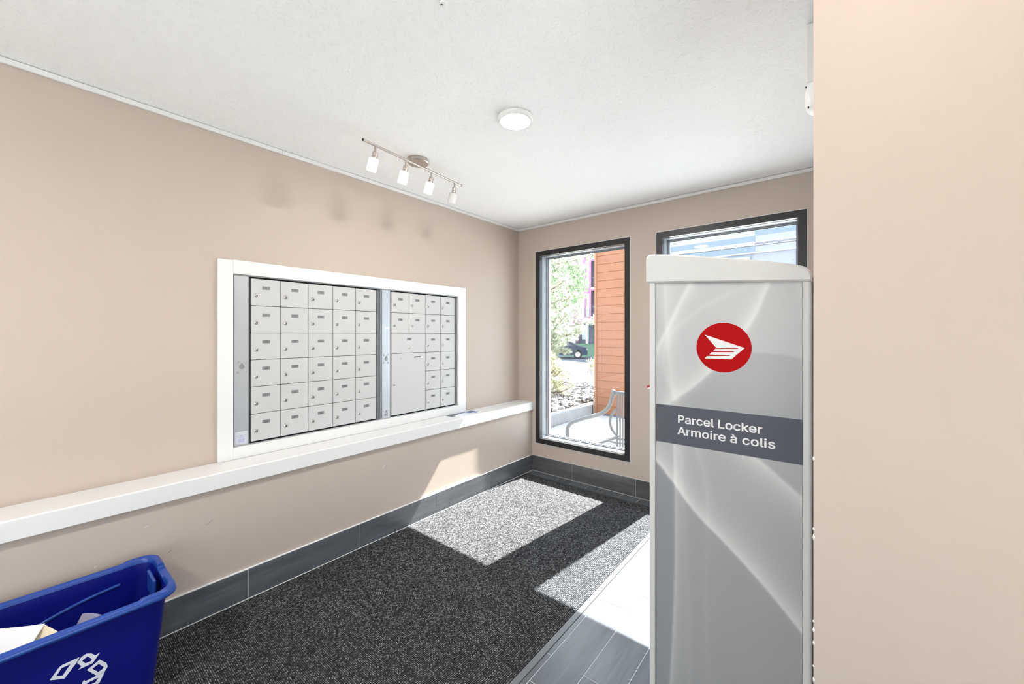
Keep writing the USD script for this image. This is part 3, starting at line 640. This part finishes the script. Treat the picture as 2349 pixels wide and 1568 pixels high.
# an arched rib inside the wall side, a flat panel edge outside
xin = lambda z: BX0 + 0.034 + (0.335 - z) * 0.0945
ribp = [(xin(0.285 + 0.075 * (1 - ((y - 0.30) / 0.36) ** 2)) + 0.001, y, 0.245 + 0.085 * (1 - ((y - 0.30) / 0.36) ** 2)) for y in np.linspace(-0.115, 0.255, 28)]
obj('rib', tube(ribp, 0.0068, 10), 'bin_blue_lit', bn, smooth=60)
fx = lambda z: BX1 - 0.030 - (0.335 - z) * 0.0929
def on_face(poly, t0=-0.001, t1=0.0012):
    m = prism(poly, 0, t1 - t0, 'x'); m.vertices[:, 0] += fx(m.vertices[:, 2]) + t0; return m
sym = [([(.0568, .2450), (.0762, .2745), (.0828, .2785), (.1216, .2798), (.1152, .2663), (.0884, .2289), (.0687, .2383)], [(.0698, .2489), (.0816, .2690), (.1022, .2700), (.0841, .2416)]),
       ([(.1160, .2630), (.1250, .2772), (.1371, .2818), (.1487, .2751), (.158, .262), (.1689, .2648), (.1516, .2384), (.1197, .2378), (.126, .2452)], [(.1270, .2640), (.1398, .2712), (.1502, .2543), (.1477, .2481), (.1348, .2489)]),
       ([(.1388, .2224), (.1687, .2394), (.185, .2166), (.1885, .202), (.1812, .1890), (.1619, .1862)], [(.1511, .2188), (.1661, .2265), (.1783, .207), (.1757, .2007), (.1657, .1966)]),
       ([(.1276, .1850), (.132, .1917), (.1359, .1849), (.1812, .1867), (.1681, .1555), (.1359, .1560), (.1320, .1490)], [(.1400, .1760), (.1660, .1775), (.1590, .1640), (.1400, .1650)]),
       ([(.0690, .2220), (.0930, .1850), (.1240, .1840), (.1240, .1540), (.0860, .1540), (.0740, .1640), (.0570, .1920)], [(.0720, .2020), (.0880, .1760), (.1130, .1740), (.1130, .1640), (.0900, .1640)])]
sym_o = [unary_union([sg.Polygon(o, [i]).buffer(0) for o, i in sym])]
obj('recycling_symbol', on_face(sym_o[0], 0.0, 0.0014), 'symbol_white', bn, label='white outlined recycling arrows')

def paper(label, corners, m, bend=0.01, group=None):
    """A sheet between four corners, curled a little, one millimetre thick."""
    c = np.array(corners, float); g = np.linspace(0, 1, 7); P = []
    for a in g:
        for b2 in g:
            P.append((c[0] * (1 - a) + c[1] * a) * (1 - b2) + (c[3] * (1 - a) + c[2] * a) * b2)
    P = np.array(P).reshape(7, 7, 3); nrm = np.cross(c[1] - c[0], c[3] - c[0]); nrm /= np.linalg.norm(nrm)
    P += nrm * (bend * np.sin(g[:, None] * math.pi) * 1.0)[..., None] if False else nrm[None, None] * (bend * np.sin(g * math.pi))[:, None, None]
    V0 = P.reshape(-1, 3); V1 = V0 - nrm * 0.001; Fc = []
    idx = np.arange(49).reshape(7, 7)
    for i in range(6):
        for j in range(6):
            a, b2, c2, d = idx[i, j], idx[i + 1, j], idx[i + 1, j + 1], idx[i, j + 1]
            Fc += [(a, b2, c2), (a, c2, d), (a + 49, c2 + 49, b2 + 49), (a + 49, d + 49, c2 + 49)]
    bd = np.r_[idx[:, 0], idx[-1, 1:], idx[-2::-1, -1], idx[0, -2:0:-1]]
    for a, b2 in zip(bd, np.roll(bd, -1)): Fc += [(a, a + 49, b2 + 49), (a, b2 + 49, b2)]
    tm = trimesh.Trimesh(np.vstack([V0, V1]), np.array(Fc), process=False)
    solo('discarded_paper', tm, m, label, 'paper', 'papers thrown into the recycling bin')
paper('pale lilac sheet peeking over the bin rim', [(-2.060, 0.135, 0.372), (-1.995, 0.185, 0.362), (-1.995, 0.20, 0.18), (-2.10, 0.07, 0.20)], 'paper_lilac')
paper('cream card folded in the bin', [(-2.075, 0.05, 0.374), (-2.01, 0.085, 0.352), (-2.015, 0.02, 0.31), (-2.09, -0.01, 0.33)], 'paper_cream', 0.004)
paper('brown card strip beside the cream card in the bin', [(-2.10, 0.02, 0.358), (-2.074, 0.052, 0.366), (-2.070, 0.056, 0.350), (-2.096, 0.024, 0.342)], 'card_brown', 0.001)
paper('white envelope slanting across the bin', [(-2.17, -0.045, 0.372), (-2.08, 0.05, 0.376), (-2.02, 0.01, 0.335), (-2.12, -0.09, 0.325)], 'paper_white', 0.004)
paper('white flyer lying lowest at the near side of the bin', [(-2.07, -0.07, 0.345), (-2.04, 0.0, 0.352), (-2.00, -0.02, 0.30), (-2.01, -0.10, 0.30)], 'paper_white', 0.006)
paper('blue printed flyer under the white envelope in the bin', [(-2.20, -0.10, 0.33), (-2.12, 0.04, 0.33), (-2.02, 0.0, 0.27), (-2.08, -0.12, 0.27)], 'leaflet_light', 0.008)
paper('large white sheet at the bottom of the bin', [(-2.20, -0.07, 0.020), (-2.04, -0.07, 0.022), (-2.04, 0.28, 0.022), (-2.20, 0.28, 0.020)], 'paper_white', 0.015)

# ------------------------------------------------------------------ outside
def gz_(y):
    return float(np.interp(y, [9.0, 24.0, 30.0, 36.0], [0.0, -0.55, -0.55, 0.35]))
def sheet(x0, x1, ys_, dz=0.0, thick=0.3, zf=gz_):
    poly = [(y, zf(y) + dz) for y in ys_] + [(y, zf(y) + dz - thick) for y in ys_[::-1]]
    return prism(poly, x0, x1, 'x')
CURBX = -3.20
sw = thing('sidewalk', 'bright concrete paving outside the windows', 'sidewalk', kind='structure')
obj('base', [box(-3.19, 12, YB + 0.21, 9.0, -0.3, -0.012)], 'concrete_curb', sw)
for i in range(8):
    for j in range(4):
        x0 = -3.185 + i * 1.5; y0 = YB + 0.215 + j * 1.39
        obj('slab', box(x0, x0 + 1.49, y0, y0 + 1.38, -0.05, 0.0, 0.004), 'concrete_walk', sw)
solo('parking_lot', sheet(-40, 30, [9.005, 15, 24.0]), 'concrete', 'pale sunlit driveway sloping down beyond the planting bed', 'driveway', kind='structure')
solo('road', sheet(-60, 40, [24.0, 30.0], 0.0), 'asphalt', 'grey street across the view', 'street', kind='structure')
solo('lawn', sheet(-60, 40, [30.0, 33.0, 36.0, 60.0]), 'grass', 'green grass bank across the street', 'lawn', kind='structure')
solo('plaza', prism(rect(-40, 40, -40, 9.0).difference(rect(-2.78, 2.22, -2.82, 3.44)).difference(rect(-3.2, 12.2, 3.3, 9.1)).difference(rect(-8.4, -3.18, 3.3, 9.1)), -0.3, -0.012, 'z'), 'concrete', 'concrete ground around the building', 'ground', kind='structure')

rb_ = thing('rock_bed', 'planting bed of loose stones behind a concrete curb', 'rock bed', (CURBX, 5.0, 0))
obj('soil', box(-8.4, CURBX - 0.12, YB + 0.21, 8.98, -0.3, 0.10), 'soil', rb_)
cv = [(CURBX - 0.12, YB + 0.25), (CURBX, YB + 0.25), (CURBX, 5.35), (CURBX + 0.02, 5.55), (CURBX + 0.04, 6.05), (CURBX - 0.10, 6.05), (CURBX - 0.12, 5.5)]
obj('curb', prism(cv, -0.1, 0.165, 'z'), 'concrete_curb', rb_)
obj('curb', prism([(CURBX - 0.12, 6.4), (CURBX + 0.02, 6.4), (CURBX - 0.2, 8.0), (CURBX - 0.7, 8.9), (CURBX - 0.8, 8.8), (CURBX - 0.33, 7.95)], -0.1, 0.165, 'z'), 'concrete_curb', rb_)
def rock(x, y, z, s, seed):
    r = np.random.default_rng(seed); v = r.normal(size=(14, 3)); v /= np.linalg.norm(v, axis=1, keepdims=True)
    v *= r.uniform(0.8, 1.1, (14, 1)); v *= np.array([1.0, r.uniform(0.65, 1.0), r.uniform(0.5, 0.8)]) * s
    m = trimesh.convex.convex_hull(v); m.apply_transform(trimesh.transformations.rotation_matrix(r.uniform(0, 6.3), [0, 0, 1])); m.apply_translation([x, y, z]); return m
cand = []
for k in range(2600):
    x, y = rng.uniform(-7.0, CURBX - 0.16), rng.uniform(3.6, 8.7)
    if x > CURBX - 0.25 and y > 6.0: continue
    cand.append((x, y))
def seen(x, y):                                  # within the wedge that window 1 opens to the photograph's camera
    a = math.degrees(math.atan2(-x, y)); return 23.0 < a < 37.0
near = sorted([q for q in cand if seen(*q) and q[1] < 8.4], key=lambda q: math.hypot(*q))
big, rest = near[:260], near[260:] + [q for q in cand if not (seen(*q) and q[1] < 8.4)]
for k, (x, y) in enumerate(big):
    obj('stone', rock(x, y, 0.115 + rnd.uniform(0, .05), rnd.uniform(0.045, 0.085), k), f'rock_{k % 4}', rb_)
obj('stones', [rock(x, y, 0.11 + rnd.uniform(0, .04), rnd.uniform(0.05, 0.09), 5000 + k) for k, (x, y) in enumerate(rest)], 'rock_0', rb_, kind='stuff')

# orange clad column
cx0, cx1, cy0, cy1, ch = -3.135, -2.575, 6.10, 6.62, 3.9
oc = thing('clad_column', 'orange clad entrance column with horizontal boards', 'column', ((cx0 + cx1) / 2, (cy0 + cy1) / 2, 0))
obj('core', box(cx0 + .025, cx1 - .025, cy0 + .025, cy1 - .025, 0.0, ch), 'orange_board', oc)
obj('base_trim', box(cx0 + .01, cx1 - .01, cy0 + .01, cy1 - .01, 0.0, 0.03), 'recess_dark', oc)
k = 0; z = 0.032
while z < ch - 0.02:
    e = min(z + 0.139, ch)
    prof = [(cy0 + .026, z), (cy0 + .002, z), (cy0 + .010, e - .003), (cy0 + .026, e - .003)]
    obj('board', prism(prof, cx0 + .042, cx1 - .042, 'x'), 'orange_siding', oc)
    obj('board', prism([(cx1 - .026, z), (cx1 - .002, z), (cx1 - .010, e - .003), (cx1 - .026, e - .003)], cy0 + .042, cy1 - .042, 'y'), 'orange_siding', oc)
    z += 0.139
for x in (cx0, cx1 - .04):
    obj('corner_board', box(x, x + .04, cy0 - .004, cy0 + .036, 0.03, ch, .002), 'orange_board', oc)
obj('corner_board', box(cx1 - .036, cx1 + .004, cy0 + .037, cy0 + .075, 0.03, ch, .002), 'orange_board', oc)

# bike rack
br = thing('bike_rack', 'galvanised steel bike rack with looped tube end', 'bike rack', (-1.6, 4.4, 0))
RY = 4.4
endp = [(-2.628, 0.0), (-2.640, 0.06), (-2.642, 0.14), (-2.605, 0.212), (-2.53, 0.258), (-2.42, 0.305), (-2.30, 0.348), (-2.19, 0.392), (-2.105, 0.455), (-2.055, 0.535), (-2.030, 0.62), (-2.008, 0.700)]
obj('end_tube', tube([(x, RY, z) for x, z in curve(endp, 50)], 0.024, 14), 'galvanised', br, smooth=50)
obj('top_rail', tube([(-2.004, RY, 0.668), (-0.55, RY, 0.668)], 0.024, 14), 'galvanised', br, smooth=50)
obj('rail_bracket', tube([(-2.022, RY, 0.668), (-1.992, RY, 0.668)], 0.031, 14), 'galvanised', br, smooth=50)
for x in (-1.966, -1.932, -1.898, -1.45, -1.416, -1.382, -0.95, -0.916, -0.882):
    obj('upright', tube([(x, RY, 0.0), (x, RY, 0.65)], 0.0105, 10), 'galvanised', br, smooth=50)
for x in (-1.966, -1.45, -0.95):
    lp_ = [(x, 0.475), (x - 0.05, 0.432), (x - 0.085, 0.36), (x - 0.088, 0.29), (x - 0.062, 0.225), (x - 0.015, 0.178), (x + 0.02, 0.155)]
    obj('wheel_loop', tube([(a, RY, b2) for a, b2 in curve(lp_, 30)], 0.016, 12), 'galvanised', br, smooth=50)
    obj('foot_tube', tube([(x - 0.30, RY - 0.16, 0.02), (x - 0.15, RY - 0.06, 0.08), (x, RY, 0.15)], 0.016, 10), 'galvanised', br, smooth=50)
    obj('floor_loop', tube([(x - 0.12 + 0.16 * math.cos(a), RY + 0.32 + 0.10 * math.sin(a), 0.02) for a in np.linspace(0, 6.283, 30)], 0.014, 8), 'galvanised', br, smooth=50)
obj('end_tube', tube([(-1.2 - (x + 1.2), RY, z) for x, z in curve(endp, 50)][::-1], 0.024, 14), 'galvanised', br, smooth=50)

# plants
def needles(pos, dirs, n, length, width, spread, seed):
    r = np.random.default_rng(seed); N = len(pos)
    p = np.repeat(pos, n, 0); d = np.repeat(dirs, n, 0) + r.normal(size=(N * n, 3)) * spread
    d /= np.linalg.norm(d, axis=1, keepdims=True); L = length * r.uniform(0.7, 1.15, (N * n, 1))
    side = np.cross(d, r.normal(size=(N * n, 3))); side /= np.linalg.norm(side, axis=1, keepdims=True)
    base = p + d * L * 0.02
    V = np.stack([base - side * width / 2, base + side * width / 2, p + d * L], 1).reshape(-1, 3)
    return trimesh.Trimesh(V, np.arange(len(V)).reshape(-1, 3), process=False)
def conifer(name, label, cat, x, y, z, height, radius, whorls, per, m, seed, length=0.10, width=0.007, n=34, low=0.35, tuft_step=0.13, boughs=()):
    r = np.random.default_rng(seed); t = thing(name, label, cat, (x, y, z), group='low pines among the stones' if cat == 'shrub' else None)
    obj('trunk', tube([(x, y, z), (x + .03, y, z + height * .5), (x, y, z + height)], [0.09 * height / 5, 0.06 * height / 5, 0.01], 9), 'bark', t, smooth=60)
    br_, P, D = [], [], []
    for i in range(whorls):
        f_ = i / (whorls - 1); zz = z + low + (height - low) * f_
        for j in range(per):
            a = r.uniform(0, 2 * math.pi); L = radius * (1 - f_ * 0.82) * r.uniform(0.75, 1.12)
            d = np.array([math.cos(a), math.sin(a), r.uniform(0.05, 0.30)]); p0 = np.array([x, y, zz])
            mid = p0 + d * L * 0.55 - [0, 0, 0.05 * L]; end = p0 + d * L + [0, 0, 0.16 * L]
            pts = curve([p0, mid, end], 9); br_.append(tube(pts, np.linspace(0.018, 0.005, 9), 5, caps=False))
            s = 0.28
            while s < 1.0:
                q = pts[min(8, int(s * 8))] * (1 - (s * 8 % 1)) + pts[min(8, int(s * 8) + 1)] * (s * 8 % 1)
                for _ in range(3):
                    off = r.normal(size=3) * np.array([1, 1, 0.6]) * 0.13 * (1 - 0.5 * s); P.append(q + off); D.append(d * 0.8 + off * 5 + [0, 0, 0.5])
                s += tuft_step / max(L, 0.3)
            P.append(end); D.append(d + [0, 0, 0.4])
    for p0, end in boughs:
        p0, end = np.array(p0), np.array(end); L = np.linalg.norm(end - p0); d = (end - p0) / L
        pts = curve([p0, (p0 + end) / 2 - [0, 0, 0.04], end], 9); br_.append(tube(pts, np.linspace(0.018, 0.005, 9), 5, caps=False))
        for w_ in np.linspace(0.25, 1.0, 16):
            q = p0 + (end - p0) * w_
            for _ in range(3):
                off = r.normal(size=3) * np.array([1, 1, 0.6]) * 0.10 * (1.2 - 0.6 * w_); P.append(q + off); D.append(d * 0.8 + off * 5 + [0, 0, 0.5])
    P, D = np.array(P), np.array(D); D /= np.linalg.norm(D, axis=1, keepdims=True)
    obj('branches', br_, 'bark', t)
    obj('needles', needles(P, D, n, length, width, 0.55, seed), m, t, kind='stuff')
conifer('pine_tree', 'long needled pine tree standing just outside the left window', 'tree', -5.30, 7.35, 0.1, 5.6, 1.10, 20, 9, 'pine_needles', 3, length=0.11, width=0.0075, n=44, low=1.0, tuft_step=0.10, boughs=[((-5.25, 7.4, 1.45), (-4.22, 8.12, 1.66)), ((-5.25, 7.4, 1.25), (-4.42, 8.0, 1.42)), ((-5.28, 7.4, 2.9), (-4.2, 8.15, 3.16)), ((-5.3, 7.35, 0.95), (-4.62, 7.55, 0.98))])
conifer('pine_shrub', 'low yellow green pine shrub among the stones', 'shrub', -4.45, 6.50, 0.10, 0.85, 0.58, 7, 8, 'shrub_needles', 5, length=0.09, n=34, low=0.15, tuft_step=0.09)
conifer('pine_shrub', 'second low pine shrub further left in the stones', 'shrub', -5.75, 5.9, 0.10, 0.95, 0.55, 6, 7, 'shrub_needles', 6, length=0.085, n=24, low=0.15, tuft_step=0.13)

def leafy_tree(name, label, x, y, z, h, rx, rz, nl, seed, size=0.09):
    r = np.random.default_rng(seed); t = thing(name, label, 'tree', (x, y, z), group='leafy trees beyond the planting bed')
    obj('trunk', [tube([(x, y, z), (x + .05, y, z + h * .5), (x, y, z + h)], [0.10, 0.07, 0.03], 8)] + [tube(curve([(x, y, z + h * .55), (x + rx * .4 * math.cos(a), y + rx * .4 * math.sin(a), z + h * .8), (x + rx * .75 * math.cos(a), y + rx * .75 * math.sin(a), z + h * 1.05)], 8), np.linspace(.04, .008, 8), 5) for a in np.linspace(0, 6.2, 8)], 'bark', t)
    u = r.normal(size=(nl, 3)); u /= np.linalg.norm(u, axis=1, keepdims=True); u *= r.uniform(0.35, 1, (nl, 1)) ** 0.5
    c = np.array([x, y, z + h]) + u * [rx, rx, rz]
    a = r.normal(size=(nl, 3)); a /= np.linalg.norm(a, axis=1, keepdims=True); b2 = np.cross(a, r.normal(size=(nl, 3))); b2 /= np.linalg.norm(b2, axis=1, keepdims=True)
    V = np.stack([c - a * size, c + b2 * size * .5, c + a * size, c - b2 * size * .5], 1).reshape(-1, 3); k = np.arange(nl)[:, None] * 4
    obj('leaves', trimesh.Trimesh(V, np.vstack([k + [0, 1, 2], k + [0, 2, 3]]), process=False), 'leaf_green', t, kind='stuff')
leafy_tree('leafy_tree', 'green leafy tree behind the pine', -8.9, 13.6, gz_(13.6), 3.6, 1.5, 1.7, 3800, 11)
leafy_tree('leafy_tree', 'tall leafy tree at the left, beyond the driveway', -17.0, 22.0, gz_(22), 5.2, 2.6, 3.0, 4200, 12, 0.14)

pd = thing('stone_planter', 'pale stone pedestal planter with a small green bush on top', 'planter', (-4.30, 8.36, 0.10))
obj('pedestal', lathe([(0, 0.003), (0.15, 0.003), (0.15, 0.04), (0.09, 0.06), (0.075, 0.10), (0.075, 0.30), (0.10, 0.36), (0.17, 0.45), (0.18, 0.48), (0.15, 0.48), (0, 0.44)], 20, (-4.30, 8.36, 0.10)), 'stone_post', pd, smooth=35)
r_ = np.random.default_rng(4); P_ = r_.normal(size=(70, 3)) * [0.09, 0.09, 0.06] + [-4.30, 8.36, 0.64]; D_ = P_ - [-4.30, 8.36, 0.5]; D_ /= np.linalg.norm(D_, axis=1, keepdims=True)
obj('bush', needles(P_, D_, 26, 0.09, 0.010, 0.5, 9), 'shrub_needles', pd, kind='stuff')

# parked car, seen between the pine and the column
cr = thing('car', 'dark blue car parked on the street', 'car', (-17.2, 27.5, -0.55), rotz=27)
side = [(-19.5, -0.22), (-19.5, 0.15), (-19.3, 0.30), (-18.6, 0.38), (-18.05, 0.80), (-16.6, 0.84), (-15.75, 0.42), (-15.15, 0.30), (-15.02, 0.05), (-15.02, -0.25), (-15.12, -0.30), (-19.4, -0.30)]
sp_ = sg.Polygon(side)
for wx in (-18.55, -15.75): sp_ = sp_.difference(sg.Point(wx, -0.23).buffer(0.37))
obj('body', prism(sp_.buffer(-0.04).buffer(0.04), 26.62, 28.38), 'car_paint', cr)
gl_ = [(-18.45, 0.42), (-17.98, 0.74), (-16.66, 0.78), (-16.0, 0.44)]
obj('side_glass', prism(gl_, 26.60, 26.62), 'car_glass', cr); obj('side_glass', prism(gl_, 28.38, 28.40), 'car_glass', cr)
for wx in (-18.55, -15.75):
    for yy in (26.60, 28.18):
        wl = obj('wheel', lathe([(0, 0), (0.30, 0), (0.32, 0.03), (0.32, 0.17), (0.30, 0.20), (0, 0.20)], 24, (wx, yy, -0.23), 'y'), 'tyre', cr, smooth=35)
        obj('hub', disc(0.20, 0.22, (wx, yy - 0.01, -0.23), 'y', 20), 'wheel_metal', wl)
obj('lamp', box(-15.10, -15.0, 26.70, 26.95, 0.08, 0.20, 0.02), 'white_paint', cr)

# purple apartment block across the street
pb = thing('apartment_building', 'purple apartment building with tall white windows and balconies', 'building', (-17.5, 37.5, 0.3), group='apartment buildings across the street')
PYF = 37.5
z0b, z1b = 0.3, 14.8
holes, wins = [], []
for fl_ in range(1, 5):
    zt = 2.60 + 3.05 * fl_; zb = zt - 2.45
    for x0, x1 in ((-21.00, -20.42), (-20.18, -19.86)):
        wins.append((x0, x1, zb, zt)); holes.append(rect(x0, x1, zb, zt))
    holes.append(rect(-19.66, -15.8, zb, zt + 0.28))
facade = rect(-21.88, -12.6, 2.52, z1b)
for hh in holes: facade = facade.difference(hh)
obj('wall', prism(facade, PYF, PYF + 0.3), 'purple_stucco', pb)
obj('side_wall', [box(-21.88, -21.6, PYF + 0.3, PYF + 9, z0b, z1b), box(-12.9, -12.6, PYF + 0.3, PYF + 9, z0b, z1b), box(-21.6, -12.9, PYF + 8.7, PYF + 9, z0b, z1b)], 'purple_stucco', pb)
obj('roof', box(-22.0, -12.5, PYF - 0.1, PYF + 9.1, z1b, z1b + 0.3), 'white_paint', pb)
for x0, x1, zb, zt in wins:
    fr = obj('window', prism(ring(x0, x1, zb, zt, 0.05), PYF + 0.02, PYF + 0.12), 'white_paint', pb)
    obj('pane', box(x0 + .05, x1 - .05, PYF + 0.06, PYF + 0.08, zb + .05, zt - .05), 'far_pane', fr)
    obj('railing', [box(x0, x1, PYF - 0.06, PYF - 0.03, zb + 1.0, zb + 1.04)] + [box(x0 + (x1 - x0) * i / 5 - .012, x0 + (x1 - x0) * i / 5 + .012, PYF - 0.055, PYF - 0.035, zb, zb + 1.0) for i in range(6)], 'white_paint', fr)
for fl_ in range(1, 5):
    zt = 2.60 + 3.05 * fl_; zb = zt - 2.45
    rc = obj('balcony', [box(-19.7, -15.75, PYF + 1.6, PYF + 1.7, zb - .1, zt + .3), box(-19.7, -15.75, PYF + 0.25, PYF + 1.6, zb - 0.2, zb), box(-19.72, -19.66, PYF + .28, PYF + 1.6, zb, zt + .3)], 'recess_dark', pb)
    obj('slab_edge', box(-19.68, -15.78, PYF - 0.05, PYF + 0.25, zb - 0.15, zb + 0.02), 'white_paint', rc)
    obj('balcony_door', [prism(ring(-19.45, -18.5, zb + .02, zt - .15, .07), PYF + 1.52, PYF + 1.6), box(-18.99, -18.93, PYF + 1.53, PYF + 1.6, zb, zt - .2)], 'white_paint', rc)
    obj('pane', box(-19.38, -18.57, PYF + 1.55, PYF + 1.58, zb + .1, zt - .22), 'far_pane_dark', rc)
    obj('railing', [box(-19.6, -15.8, PYF + 0.02, PYF + 0.05, zb + 1.0, zb + 1.05)] + [box(-19.6 + .2 * i, -19.57 + .2 * i, PYF + 0.02, PYF + 0.05, zb, zb + 1.0) for i in range(19)], 'recess_dark', rc)
obj('ground_floor', box(-21.6, -12.9, PYF + 0.9, PYF + 1.0, z0b, 2.52), 'recess_dark', pb)
for x in (-21.8, -20.3, -18.8, -17.3, -15.8, -14.3, -12.9):
    obj('pillar', box(x, x + 0.22, PYF + 0.02, PYF + 0.28, z0b, 2.52), 'white_paint', pb)
for x in (-21.2, -19.7, -18.2, -16.7, -15.2):
    obj('shop_pane', box(x, x + 0.85, PYF + 0.84, PYF + 0.9, z0b + 0.5, 2.1), 'far_pane', pb)

# blue grey apartment block seen through the right window
bb = thing('apartment_building', 'blue grey building with pale siding and slate bands, seen above the locker', 'building', (0, 34.0, 0.3), group='apartment buildings across the street')
BYF = 34.0
X0, X1, XS = -12.2, 16.0, -4.45
wl_ = rect(X0, XS, 0.3, 15.3)
obj('wall', [box(X0, X1, BYF + 0.06, BYF + 9, 0.2, 15.3)], 'lilac_panel', bb)
obj('roof', box(X0 - .3, X1 + .3, BYF - 0.4, BYF + 9.4, 15.3, 15.6), 'white_paint', bb)
for fl_ in range(5):
    S = 2.64 + 2.98 * fl_                             # foot of a storey's siding; below it slate bands between white trims
    for z0, z1, nm in ((-.44, 0, 'fascia'), (-.51, -.44, 'trim_board'), (-.65, -.53, 'panel'), (-.70, -.66, 'trim_board'), (-1.20, -.76, 'fascia'), (-1.28, -1.20, 'trim_board')):
        m = {'fascia': 'slate_fascia', 'trim_board': 'white_paint', 'panel': 'siding_pale'}[nm]
        obj(nm, box(X0, XS if nm != 'trim_board' else X1, BYF - .10, BYF + .06, S + z0, S + z1), m, bb)
        if nm == 'fascia': obj(nm, box(XS, X1, BYF - .04, BYF + .06, S + z0, S + z1), 'slate_fascia' if fl_ != 2 else 'lilac_panel', bb)
    if fl_ >= 2:
        for i in range(9):
            z0 = S + 0.01 + i * 0.19
            obj('siding_board', prism([(BYF + .06, z0), (BYF - .035, z0), (BYF - .01, z0 + .185), (BYF + .06, z0 + .185)], X0, XS, 'x'), 'siding_pale', bb)
        obj('panel', box(XS, X1, BYF - .02, BYF + .06, S, S + 1.68), 'slate_fascia', bb)
    for x0, x1 in ((-11.6, -10.1), (-6.25, -4.69), (-1.9, -0.4), (3.2, 4.7), (8.2, 9.7)):
        fr = obj('window', prism(ring(x0, x1, S + 0.40, S + 1.60, 0.09), BYF - .09, BYF + .0), 'slate_fascia', bb)
        obj('pane', box(x0 + .09, x1 - .09, BYF - .05, BYF - .03, S + .49, S + 1.51), 'far_pane', fr)
